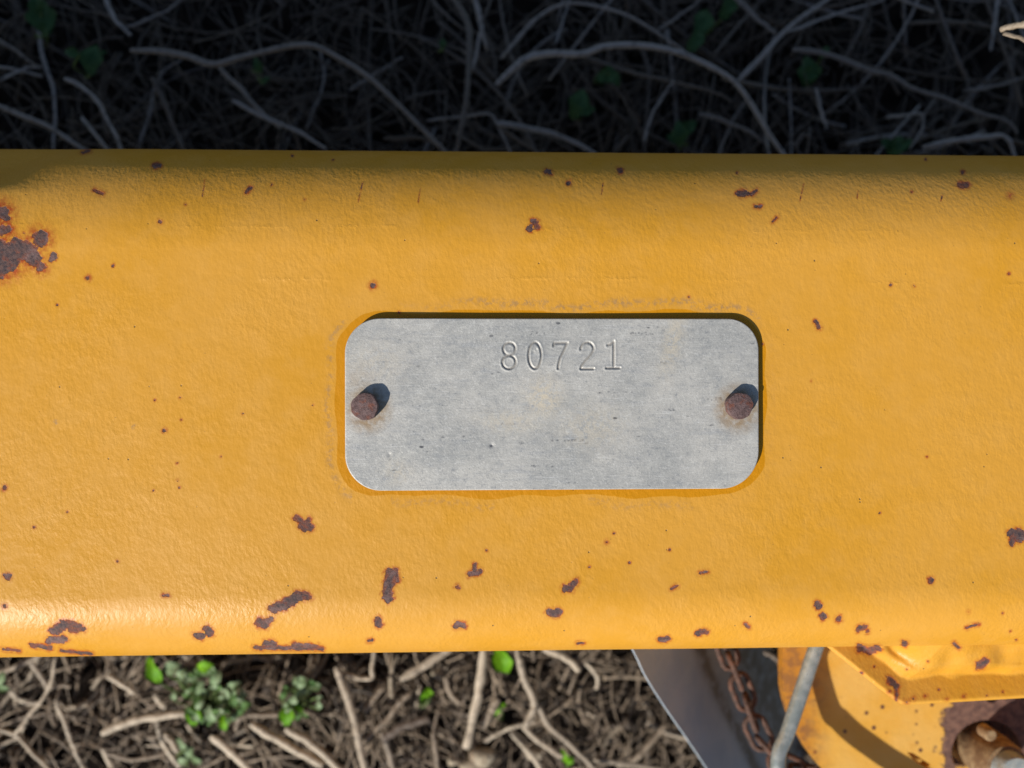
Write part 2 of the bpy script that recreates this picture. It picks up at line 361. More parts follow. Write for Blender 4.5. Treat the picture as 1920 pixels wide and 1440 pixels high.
def rrect(u, v, x0, x1, y0, y1, r):
    qx = np.abs(u-(x0+x1)/2)-(x1-x0)/2+r; qy = np.abs(v-(y0+y1)/2)-(y1-y0)/2+r
    return np.hypot(np.maximum(qx, 0), np.maximum(qy, 0))+np.minimum(np.maximum(qx, qy), 0)-r
def paint_attrs(V):
    u, v = proj(V); f, h = chipfield(u, v)
    d = rrect(u, v, 648, 1421, 598, 917, 62)
    wob = 4*np.sin(u*.021+1)+3*np.sin(u*.047+v*.03)+2.5*np.sin(v*.06)
    fresh = np.clip((15+.7*wob-d)/10+.5, 0, 1); fresh = np.where(V[:, 2] > -8, fresh, 0)
    gr = np.exp(-((d-27-wob)/6.5)**2)
    gr *= np.where((v < 600), np.clip((u-700)/250, 0, 1), np.where(u < 660, .8, np.where(v > 900, .55*(np.sin(u*.017) > -.1), .15)))
    gr = np.where(V[:, 2] > -8, gr, 0)
    crease = np.exp(-((v-(524+.007*(u-960)+3*np.sin(u*.004)))/3.0)**2)*.8+np.exp(-((v-(428+.008*(u-960)+2*np.sin(u*.006)))/2.5)**2)*.6
    for uu, vv in ((103, 792), (252, 801)):
        gr = np.maximum(gr, np.clip((7-np.hypot(u-uu, v-vv))/3, 0, 1))
    return {'chip': f, 'halo': h, 'fresh': fresh, 'grime': gr, 'crease': crease}

# ------------------------------------------------------------------ the beam (rounded rectangular tube along x)
RCT = 240.0; RCB = 150.0; RC = 140.0; TH = 760.0
def silhouette(yedge_tangent, sgn):
    ph = np.linspace(0, math.pi/2, 400); r = RCT if sgn > 0 else RCB; y = yedge_tangent-sgn*r+sgn*r*np.sin(ph); z = -r+r*np.cos(ph)
    p = D*y/(D-z); return p.max() if sgn > 0 else p.min()
def solve(target, sgn):
    lo, hi = 300*sgn, 700*sgn
    for _ in range(50):
        m = (lo+hi)/2
        if abs(silhouette(m, sgn)) < abs(target): lo = m
        else: hi = m
    return m
YT = solve(435.0, 1); YB = solve(-500.5, -1)
beam = thing('steel_beam', (0, (YT+YB)/2, -H), 'yellow painted square steel beam with rust chips and a riveted number plate', 'steel beam')
BO = (0, (YT+YB)/2, -H)
def beam_tube():
    sec = []
    nA = 100; nF = int((YT-YB-RCT-RCB)/2.1)
    for t in np.linspace(-90, 0, nA): sec.append((YB+RCB+RCB*math.sin(math.radians(t)), -RCB+RCB*math.cos(math.radians(t))))
    for t in np.linspace(0, 1, nF)[1:-1]: sec.append((YB+RCB+t*(YT-YB-RCT-RCB), 0))
    for t in np.linspace(0, 90, 130): sec.append((YT-RCT+RCT*math.sin(math.radians(t)), -RCT+RCT*math.cos(math.radians(t))))
    for t in np.linspace(0, 90, 10): sec.append((YT-RC+RC*math.cos(math.radians(t)), -TH+RC-RC*math.sin(math.radians(t))))
    for t in np.linspace(90, 0, 10): sec.append((YB+RC-RC*math.cos(math.radians(t)), -TH+RC-RC*math.sin(math.radians(t))))
    sec = np.array(sec); m = len(sec)
    xs = np.concatenate([np.linspace(-3600, -1040, 26), np.arange(-1030, 1045, 2.1), np.linspace(1060, 3600, 26)])
    n = len(xs)
    V = np.empty((n, m, 3)); V[:, :, 0] = xs[:, None]; V[:, :, 1] = sec[None, :, 0]; V[:, :, 2] = sec[None, :, 1]
    # faint unevenness of the drawn tube
    X, Y = V[:, :, 0], V[:, :, 1]
    V[:, :, 2] += 1.2*np.sin(X*.0031+.6)*np.sin(Y*.006+.4)+.7*np.sin(X*.0083+Y*.004)
    # the upper corner was knocked flat at the left, beside the rusted patch
    k0 = nA+nF-2; ph = np.radians(np.linspace(0, 90, 130)); x0 = at(-60, 360, 0)[0]
    g = np.where(xs > x0, np.exp(-((xs-x0)/105)**2), np.exp(-((xs-x0)/260)**2))
    dent = 27*np.clip(1-((np.degrees(ph)-55)/28)**2, 0, 1)**1.5
    V[:, k0:k0+130, 1] -= g[:, None]*(dent*np.sin(ph))[None]; V[:, k0:k0+130, 2] -= g[:, None]*(dent*np.cos(ph))[None]
    V = V.reshape(-1, 3)
    i = np.arange((n-1)*m); r, c = i//m, i % m; q = r*m+c; q2 = r*m+(c+1) % m
    F = np.stack([q, q+m, q2+m, q2], -1)
    at_ = paint_attrs(V)
    top = V[:, 2] > -243
    at_['chip'] = np.where(top, at_['chip'], -30); at_['halo'] = np.where(top, at_['halo'], 0)
    mesh('tube', V, F, M_PAINT, beam, BO, attrs=at_)
    # hollow tube: open ends closed far outside by end caps
    for x, sgn in ((-3600, 1), (3600, -1)):
        c2 = [(x-sgn*6, y, z) for y, z in sec[::6]]
        mesh('end_cap', np.array(c2+[(x+sgn*2, y, z) for y, z in sec[::6]]),
             [tuple(range(len(c2))), tuple(range(len(c2), 2*len(c2)))]+[(k, (k+1) % len(c2), len(c2)+(k+1) % len(c2), len(c2)+k) for k in range(len(c2))], M_PAINT, beam, BO, smooth=False)
beam_tube()

# welded tab at the lower right of the beam
def tab():
    out = [(1500, 1192), (1548, 1211), (1580, 1236), (1620, 1268), (1655, 1296), (1678, 1314), (1692, 1321), (1712, 1321), (1800, 1316), (1900, 1310), (2000, 1304), (2300, 1285), (2900, 1250)]
    inn = [(1590, 1140), (1620, 1140), (1650, 1140), (1690, 1140), (1720, 1140), (1745, 1140), (1760, 1140), (1775, 1140), (1830, 1140), (1915, 1140), (2010, 1140), (2300, 1140), (2900, 1140)]
    O = np.array([at(u, v, -168) for u, v in out])[:, :2]; I = np.array([at(u, v, -168) for u, v in inn])[:, :2]
    def resample(P, Q, n):
        s = np.concatenate([[0], np.cumsum(np.linalg.norm(np.diff(P, axis=0), axis=1))]); t = np.concatenate([np.linspace(0, s[9], n, endpoint=False), np.linspace(s[9], s[-1], 30)])
        return np.stack([np.interp(t, s, P[:, k]) for k in (0, 1)], -1), np.stack([np.interp(t, s, Q[:, k]) for k in (0, 1)], -1), t
    O2, I2, t = resample(O, I, 190)
    n = len(t); m = 90; V = np.empty((n, m+2, 3))
    L = np.linalg.norm(I2-O2, axis=1)
    for j in range(m):
        f = j/(m-1); P = O2+(I2-O2)*f; d = f*L
        dd = np.minimum(d*.93, 1e9); x, y = P[:, 0], P[:, 1]
        rim = -6*np.exp(-(dd/4)**2)                                     # rounded outer edge
        band = -.36*np.minimum(dd, 50+4*np.sin(x*.045)+3*np.sin(x*.11+2))
        e = np.clip((dd-46-4*np.sin(x*.021+1)-1.5*np.sin(x*.057))/34, 0, 1); e = e*e*(3-2*e)
        lump = 9*np.sin(x*.017+.5+y*.013)*np.sin(y*.021+x*.006)+3.6*np.sin(x*.047+1.1+.025*y)*np.sin(y*.03+.3)+.5*np.sin(x*.11+y*.09)
        weld = e*(34+lump+np.clip((dd-76)/80, 0, 1)*44)
        # crater beside the start of the bead
        c = at(1690, 1226, -140); q = ((x-c[0])*.8-(y-c[1])*.6)**2/40**2+((x-c[0])*.6+(y-c[1])*.8)**2/19**2
        b = at(1650, 1222, -140); q2 = ((x-b[0])**2+(y-b[1])**2)/30**2
        V[:, j+1, 0] = x; V[:, j+1, 1] = y
        V[:, j+1, 2] = -162+rim+band+weld+e*(20*np.exp(-q2)-24*np.exp(-q))
    V[:, 0] = V[:, 1]; V[:, 0, 2] = -222; V[:, 0, :2] = O2+(I2-O2)*.02
    V[:, m+1] = V[:, m]; V[:, m+1, 2] = -222
    V = V.reshape(-1, 3); w = m+2
    i = np.arange((n-1)*(w-1)); r, c = i//(w-1), i % (w-1); q = r*w+c
    F = np.stack([q, q+w, q+w+1, q+1], -1)
    bot = np.stack([np.arange(n-1)*w, np.arange(n-1)*w+w-1, np.arange(1, n)*w+w-1, np.arange(1, n)*w], -1)
    tag(mesh('welded_tab', V, np.vstack([F, bot]), M_PAINT, beam, BO, attrs=paint_attrs(V)), 'thick yellow tab with a lumpy weld bead along the beam')
tab()

# ------------------------------------------------------------------ number plate with stamped digits
def arc(cx, cy, rx, ry, a0, a1, n=22): return [(cx+rx*math.cos(math.radians(a)), cy+ry*math.sin(math.radians(a))) for a in np.linspace(a0, a1, n)]
STROKES = [arc(955, 654, 11.5, 11.5, 0, 360), arc(954.5, 679, 12.5, 12.5, 0, 360),
           arc(1003, 666.5, 12, 24.5, 0, 360, 40),
           [(1038, 648), (1039, 643), (1064, 643)], [(1064, 643), (1058, 656), (1051, 670), (1048, 680), (1046.5, 691)],
           arc(1101, 654, 12, 12, 175, 385)+[(1108, 665), (1098, 676), (1091, 685), (1089, 691)], [(1089, 691.5), (1113, 691.5)],
           [(1139, 647), (1146, 645), (1151, 640)], [(1151, 640), (1151, 690)], [(1137, 690), (1162, 690)]]
def polydist(u, v, P):
    d = np.full(u.shape, 1e9)
    for (a, b), (c, e) in zip(P[:-1], P[1:]):
        dx, dy = c-a, e-b; L = dx*dx+dy*dy+1e-9; t = np.clip(((u-a)*dx+(v-b)*dy)/L, 0, 1)
        d = np.minimum(d, np.hypot(u-a-t*dx, v-b-t*dy))
    return d
ZP = 14.0
def number_plate():
    a, b = at(648, 757.5, ZP), at(1421.5, 757.5, ZP); t_, b_ = at(1035, 598.5, ZP), at(1035, 917, ZP)
    x0, x1, y1, y0 = a[0], b[0], t_[1], b_[1]
    RR = {'tl': 64, 'tr': 58, 'bl': 66, 'br': 70}
    rows = np.concatenate([[y0], y0+70*(1-np.cos(np.linspace(.12, math.pi/2, 46))), np.linspace(y0+71.3, y1-71.3, 136), y1-70*(1-np.cos(np.linspace(math.pi/2, .12, 46))), [y1]])
    ncol = 560; tt = np.linspace(0, 1, ncol)
    def inset(y, rt, rb):
        o = 0
        if y > y1-rt: o = rt-math.sqrt(max(rt*rt-(y-y1+rt)**2, 0))
        if y < y0+rb: o = rb-math.sqrt(max(rb*rb-(y0+rb-y)**2, 0))
        return o
    G = np.empty((len(rows), ncol, 3))
    for i, y in enumerate(rows):
        xl = x0+inset(y, RR['tl'], RR['bl']); xr = x1-inset(y, RR['tr'], RR['br'])
        G[i, :, 0] = xl+(xr-xl)*tt; G[i, :, 1] = y
    xm, ym = (x0+x1)/2, (y0+y1)/2
    X, Y = G[..., 0], G[..., 1]
    base = .8*np.sin(X*.006+.4)*np.sin(Y*.011)+.4*np.sin(X*.019+Y*.013)
    G[..., 2] = ZP+base
    u, v = proj(G); groove = np.zeros(u.shape)
    box = (v > 625) & (v < 706) & (u > 925) & (u < 1175)
    d = np.full(u.shape, 1e9)
    for P in STROKES: d[box] = np.minimum(d[box], polydist(u[box], v[box], P))
    w = 2.4
    groove = np.clip(1-d/w, 0, 1)
    G[..., 2] += -2.6*np.sqrt(groove)*(groove > 0)+0.7*np.exp(-((d-w-1.3)/1.5)**2)
    # little hammer dents near 0 and scratches
    for uu, vv, rr in ((1001, 661, 3), (1006, 656, 2), (922, 836, 4), (730, 852, 3)):
        G[..., 2] -= 1.6*np.exp(-((u-uu)**2+(v-vv)**2)/rr**2)
    stain = np.zeros(u.shape); tan = np.zeros(u.shape)
    for cu, cv in ((690, 762), (1384, 762)):
        rr = np.hypot(u-cu, (v-cv-4)*.95); stain = np.maximum(stain, np.clip((52-rr)/24, 0, 1)*.85)
    stain = np.maximum(stain, .4*np.exp(-((u-672)/26)**2-((v-715)/24)**2))
    tan = np.maximum.reduce([.9*np.exp(-((u-1020)/32)**2-((v-745)/34)**2), .7*np.exp(-((u-(1262-(v-640)*.22))/18)**2-((v-640)/62)**2), .5*np.exp(-((u-960)/60)**2-((v-790)/22)**2),
                             .45*np.exp(-((u-745)/26)**2-((v-885)/24)**2), .5*np.exp(-((u-1110)/60)**2-((v-800)/40)**2), .35*np.exp(-((u-700)/60)**2-((v-680)/40)**2)])
    speck = np.zeros(u.shape); rg = np.random.default_rng(3)
    for ua, ub, vv, cnt in ((996, 1022, 625, 6), (1176, 1233, 626, 12), (785, 798, 823, 4), (829, 832, 820, 2), (867, 870, 817, 2), (970, 990, 830, 5), (1035, 1100, 826, 16), (799, 801, 847, 1), (728, 733, 862, 2),
                            (990, 1040, 874, 9), (1326, 1352, 748, 6), (1352, 1356, 771, 1), (1254, 1266, 768, 6), (938, 966, 795, 6), (1332, 1338, 797, 4), (1238, 1250, 680, 6), (900, 960, 700, 3), (760, 860, 760, 5), (1120, 1200, 735, 6), (1060, 1160, 905, 4)):
        for _ in range(cnt):
            cu, cv = rg.uniform(ua, ub), vv+rg.normal(0, 1.3); ru, rv = rg.uniform(.9, 2.6), rg.uniform(.8, 1.3)
            speck = np.maximum(speck, rg.uniform(.5, 1)*np.exp(-((u-cu)/ru)**2-((v-cv)/rv)**2))
    speck = np.maximum(speck, np.exp(-((u-921.5)/3.4)**2-((v-836)/2.2)**2))
    nr, nc = len(rows), ncol
    V = G.reshape(-1, 3)
    i = np.arange((nr-1)*(nc-1)); r, c = i//(nc-1), i % (nc-1); q = r*nc+c
    F = [np.stack([q, q+1, q+nc+1, q+nc], -1)]
    # rolled edge and underside
    ring = np.concatenate([np.arange(nc), np.arange(1, nr)*nc+nc-1, (nr-1)*nc+np.arange(nc-2, -1, -1), np.arange(nr-2, 0, -1)*nc])
    B = V[ring]; cen = np.array([xm, ym, 0]); k = len(ring); nv = len(V)
    T = np.roll(B, -1, 0)-np.roll(B, 1, 0); nrm = np.stack([T[:, 1], -T[:, 0], 0*T[:, 0]], -1); nrm /= np.linalg.norm(nrm, axis=1)[:, None]+1e-9
    R1 = B+nrm*1.2; R1[:, 2] = ZP-1.2; R2 = B+nrm*1.5; R2[:, 2] = ZP-5.5; R3 = B-nrm*1.0; R3[:, 2] = ZP-6.5
    V = np.vstack([V, R1, R2, R3]); idx = np.arange(k); nx = (idx+1) % k
    F.append(np.stack([ring, nv+idx, nv+nx, ring[nx]], -1))
    for s in (0, 1): F.append(np.stack([nv+s*k+idx, nv+(s+1)*k+idx, nv+(s+1)*k+nx, nv+s*k+nx], -1))
    z = np.zeros(3*k); pad = lambda a_: np.concatenate([a_.ravel(), z])
    o = mesh('number_plate', V, np.vstack(F), M_PLATE, beam, BO, attrs={'stain': pad(stain), 'tan': pad(tan), 'groove': pad(groove), 'speck': pad(speck)})
    tag(o, 'weathered grey aluminium plate stamped with the number 80721')
    # rivets
    for (uu, vv, r, tilt) in ((683, 762.5, 25.5, .16), (1388.5, 761, 25, -.05)):
        p = at(uu, vv, ZP+19)
        Vr, Fr = lathe([(r*.8, -20), (r*.97, -9), (r, 4), (r*.985, 16), (r*.95, 19), (r*.7, 20.4), (r*.35, 20.9)], (p[0], p[1], ZP), 40)
        ang = np.arctan2(Vr[:, 1]-p[1], Vr[:, 0]-p[0]); w_ = 1+.025*np.sin(ang*3+uu)+.02*np.sin(ang*7+1)+.012*np.sin(ang*13)
        Vr[:, 0] = p[0]+(Vr[:, 0]-p[0])*w_; Vr[:, 1] = p[1]+(Vr[:, 1]-p[1])*w_
        Vr[:, 2] += tilt*(Vr[:, 0]-p[0])*(Vr[:, 2] > ZP)
        mesh('rivet', Vr, Fr, M_RIVET, o, BO, sharp=50)
number_plate()

# ------------------------------------------------------------------ yellow bracket, pin, rod, chain and grey plate under the beam's lower edge
ZB = -560.0
def bracket():
    org = at(1700, 1380, -H); org[2] = -H
    t = thing('bracket', org, 'rusty yellow bracket plate with a pin below the tab of the beam', 'bracket')
    XY = lambda L, z=ZB: [tuple(at(u, v, z)[:2]) for u, v in L]
    outl = XY([(1471, 1060), (1468, 1200), (1467, 1250), (1468, 1290), (1473, 1318), (1482, 1345), (1495, 1375), (1512, 1405), (1532, 1432), (1560, 1462), (1600, 1495), (1660, 1530), (1900, 1560), (2150, 1540), (2200, 1300), (2150, 1060)])[::-1]
    hole = XY([(1850+66*math.cos(a), 1412+62*math.sin(a)) for a in np.linspace(0, 2*math.pi, 32, endpoint=False)])
    notch = XY([(1700, 1410), (1712, 1412), (1745, 1434), (1738, 1440), (1716, 1428)])
    V, F = extrude(outl, ZB-34, ZB, [hole, notch])
    u, v = proj(V)
    # the paint's wear lives in the attributes: put it on a denser skin of the same plate
    o = mesh('plate', V, F, M_BRACKET, t, org, smooth=False)
    # second wall behind the slot, so that the slot shows a dark brown inside
    V, F = extrude(XY([(1500, 1150), (1490, 1300), (1530, 1400), (1620, 1500), (2150, 1520), (2150, 1100)], ZB-130)[::-1], ZB-150, ZB-130)
    mesh('back_plate', V, F, M_BRACKET, t, org, smooth=False)
    c = at(1852, 1412, ZB)
    V, F = lathe([(62, -120), (60, 30), (57, 70), (52, 84), (44, 86)], (c[0], c[1], ZB), 40)
    pin = mesh('pin', V, F, M_PIN, t, org, sharp=40)
    V, F = lathe([(43, 80), (43, 118), (39, 124), (20, 126)], (c[0], c[1], ZB), 40)
    mesh('pin_end', V, F, M_PINEND, pin, org, sharp=40)
    V, F = lathe([(16, 60), (16, 92), (12, 97)], (*at(1843, 1368, ZB+60)[:2], ZB), 20)
    mesh('grease_nipple', V, F, M_PIN, pin, org, sharp=40)
n = N('worn_yellow_paint')
_p = n.mix(n.ramp(n.noise(.008, 3), .35, .65), (.68, .35, .045), (.70, .40, .09))
_p = n.mix(n.ramp(n.noise(.016, 4, .6), .62, .76, 0, .5), _p, (.56, .25, .02))
_v = n.voro(.026); _p = n.mix(n.math('MULTIPLY', n.ramp(_v.outputs['Distance'], .10, .20, 1, 0), n.ramp(n.noise(.01, 3), .40, .50)), _p, (.13, .055, .03))
_cv = n.t.nodes.new('ShaderNodeVectorMath'); _cv.operation = 'DISTANCE'; n.t.links.new(n.co, _cv.inputs[0])
_po = at(1893, 1392, ZB)-np.array([*at(1700, 1380, -H)[:2], -H]); _cv.inputs[1].default_value = tuple(_po)
_rr = n.math('ADD', _cv.outputs['Value'], n.math('MULTIPLY', n.math('SUBTRACT', n.noise(.02, 4, .65), .5), 130))
_r = n.ramp(_rr, 176, 190, 1, 0)
_p = n.mix(_r, _p, n.mix(n.ramp(n.noise(.05, 4, .7), .35, .65), (.09, .045, .035), (.19, .10, .07)))
_sx = n.t.nodes.new('ShaderNodeSeparateXYZ'); n.t.links.new(n.co, _sx.inputs[0])
_e = n.ramp(n.math('ADD', _sx.outputs[0], n.math('MULTIPLY', n.math('SUBTRACT', n.noise(.02, 5, .7), .5), 90)), -640, -540, .9, 0)
_p = n.mix(_e, _p, n.mix(n.ramp(n.noise(.03, 5, .7), .42, .58), (.46, .18, .016), (.25, .10, .03)))
M_BRACKET = n.out(_p, n.ramp(_r, 0, 1, .4, .8), 0, n.bump(n.math('ADD', n.noise(.06, 4, .6), n.math('MULTIPLY', _r, -1.2)), .4, 3))
bracket()

def rod():
    # straight part, then an unseen hook below the picture, added to curl a shadow over the bracket
    sh = lambda u, v, hh: at(u, v, ZB)+np.array([SUN.x, SUN.y, SUN.z])*(hh/SUN.z)
    P = [at(1590, 1045, -452), at(1562, 1126, -438), at(1528, 1220, -424), at(1505, 1290, -414), at(1478, 1370, -402), at(1459, 1428, -388),
         sh(1556, 1328, 196), sh(1575, 1350, 204), sh(1600, 1374, 206), sh(1635, 1400, 206), sh(1670, 1424, 206), sh(1710, 1446, 206), sh(1800, 1490, 206)]
    Q = catmull(P, 8); V, F = tube(Q, 17.5, 20)
    tag(mesh('steel_rod', V, F, M_GALV, None, (P[4][0], P[4][1], -H)), 'bare grey galvanised rod slanting out from under the beam', 'rod')
rod()

def chain():
    K = catmull([at(u, v, z) for u, v, z in ((1345, 1165, -600), (1364, 1222, -610), (1384, 1275, -620), (1404, 1325, -630), (1424, 1378, -640), (1452, 1420, -650), (1500, 1445, -650), (1580, 1455, -660))], 20)
    s = np.concatenate([[0], np.cumsum(np.linalg.norm(np.diff(K, axis=0), axis=1))])
    t = thing('chain', (*K[50][:2], -H), 'rusty brown link chain hanging across the grey plate', 'chain'); org = (*K[50][:2], -H)
    pitch = 62.0; k = 0; d = 20.0
    while d < s[-1]-40:
        c = np.array([np.interp(d, s, K[:, j]) for j in range(3)]); c2 = np.array([np.interp(d+8, s, K[:, j]) for j in range(3)])
        T = (c2-c)/np.linalg.norm(c2-c); A = np.cross(T, [0, 0, 1]); A /= np.linalg.norm(A); B = np.cross(A, T)
        rot = math.radians((8 if k % 2 else 84)+RNG.uniform(-14, 14)); W = math.cos(rot)*A+math.sin(rot)*B
        hl, hw, wr = 25.0, 26.0, 7.2
        ring = []
        for a in np.linspace(-90, 90, 9): ring.append((hl-hw*.0+hw*math.cos(math.radians(a)), hw*math.sin(math.radians(a))))
        for a in np.linspace(90, 270, 9): ring.append((-hl+hw*math.cos(math.radians(a)), hw*math.sin(math.radians(a))))
        P = np.array([c+T*a+W*b for a, b in ring]); N_ = np.cross(T, W)
        # tube in the link's own plane
        n_ = len(P); Tg = np.roll(P, -1, 0)-np.roll(P, 1, 0); Tg /= np.linalg.norm(Tg, axis=1)[:, None]; Sd = np.cross(Tg, N_)
        th = np.linspace(0, 2*math.pi, 9, endpoint=False)
        V = (P[:, None]+wr*(np.cos(th)[None, :, None]*Sd[:, None]+np.sin(th)[None, :, None]*N_[None, None])).reshape(-1, 3)
        F = [(i*9+j, i*9+(j+1) % 9, ((i+1) % n_)*9+(j+1) % 9, ((i+1) % n_)*9+j) for i in range(n_) for j in range(9)]
        mesh('link', V, F, M_CHAIN, t, org); d += pitch; k += 1
chain()

def grey_plate():
    # a bent steel sheet standing on the soil, its face turned away from the sun
    nv = np.array([.74, .06, .67]); nv /= np.linalg.norm(nv); p0 = at(1183, 1212, -480)
    def on(u, v):
        d = R @ np.array([(u-960)/D, (720-v)/D, -1.0]); return CAMP+d*((p0-CAMP) @ nv)/(d @ nv)
    top = catmull([on(u, v) for u, v in ((1105, 1085), (1183, 1212), (1212, 1270), (1250, 1330), (1290, 1388), (1330, 1448), (1400, 1555))], 10)
    mid = catmull([on(u, v) for u, v in ((1232, 1085), (1306, 1212), (1328, 1270), (1356, 1330), (1386, 1388), (1415, 1448), (1480, 1555))], 10)
    low = catmull([on(u, v) for u, v in ((1380, 1085), (1442, 1212), (1468, 1270), (1496, 1330), (1525, 1388), (1555, 1448), (1620, 1555))], 10)
    n = len(top); m = 30; G = np.empty((n, m, 3)); st = np.zeros((n, m))
    for j in range(m):
        f = j/(m-1)
        G[:, j] = top+(mid-top)*(f/.45) if f <= .45 else mid+(low-mid)*((f-.45)/.55)
        st[:, j] = np.exp(-((f-.47)/.045)**2)+.85*np.clip((f-.5)/.2, 0, 1)
    th = np.array([1.2, 0.15, .8])                                       # towards the sun side
    back = G-th*2
    V = np.vstack([G.reshape(-1, 3), back.reshape(-1, 3)]); k = n*m
    i = np.arange((n-1)*(m-1)); r, c = i//(m-1), i % (m-1); q = r*m+c
    F = [np.stack([q, q+m, q+m+1, q+1], -1)]; F.append(F[0][:, ::-1]+k)
    ring = np.concatenate([np.arange(m), np.arange(1, n)*m+m-1, (n-1)*m+np.arange(m-2, -1, -1), np.arange(n-2, 0, -1)*m]); rx = np.roll(ring, -1)
    F.append(np.stack([ring, rx, rx+k, ring+k], -1))
    tag(mesh('steel_sheet', V, np.vstack(F), M_GREY, None, (*mid[n//2][:2], -H), attrs={'stain': np.concatenate([st.ravel(), st.ravel()*.3])}, sharp=40),
        'blue grey steel sheet leaning behind the rusty chain', 'metal sheet')
grey_plate()

# ------------------------------------------------------------------ dead stems
def stem(pts, r, depth, label=None, mat=None, cat='stem', name='dry_stem', group=None, taper=.75, arch=0.0, z=None):
    n = len(pts); P = []
    for i, (u, v) in enumerate(pts):
        f = i/(n-1); zz = (z[i] if z else -depth+arch*math.sin(math.pi*f))
        P.append(at(u, v, zz))
    Q = catmull(P, 7); k = (D-Q[:, 2])/D; f = np.linspace(0, 1, len(Q))
    rr = .66*r*(1+.28*math.sin(pts[0][0]*1.7+pts[0][1]))*k*(1-(1-taper)*f)*(.55+.45*np.clip(f/.12, 0, 1)**.6)*(1+.05*np.sin(f*17+pts[0][0])+.03*np.sin(f*31+pts[0][1]))
    for nd in (.27, .61): rr = rr*(1+.11*np.exp(-((f-nd-.05*math.sin(pts[0][0]))/.025)**2))
    Q = Q+np.stack([1.2*np.sin(f*19+pts[0][0]), 1.2*np.sin(f*15+pts[0][1]), 1.5*np.sin(f*29)], -1)
    V, F = tube(Q, rr, 8, flat=.7+.25*math.sin(pts[0][1]))
    o = mesh(name, V, F, mat or M_DRY, None, (*Q[len(Q)//2][:2], -H), attrs={'tint': np.full(len(V), .5)}, sharp=60)
    return tag(o, label, cat, group)
h = lambda L, ox=0: [(ox+x/2, y/2) for x, y in L]
GB = 'bare stems in the shade behind the beam'; GF = 'broken stems in the sun in front of the beam'
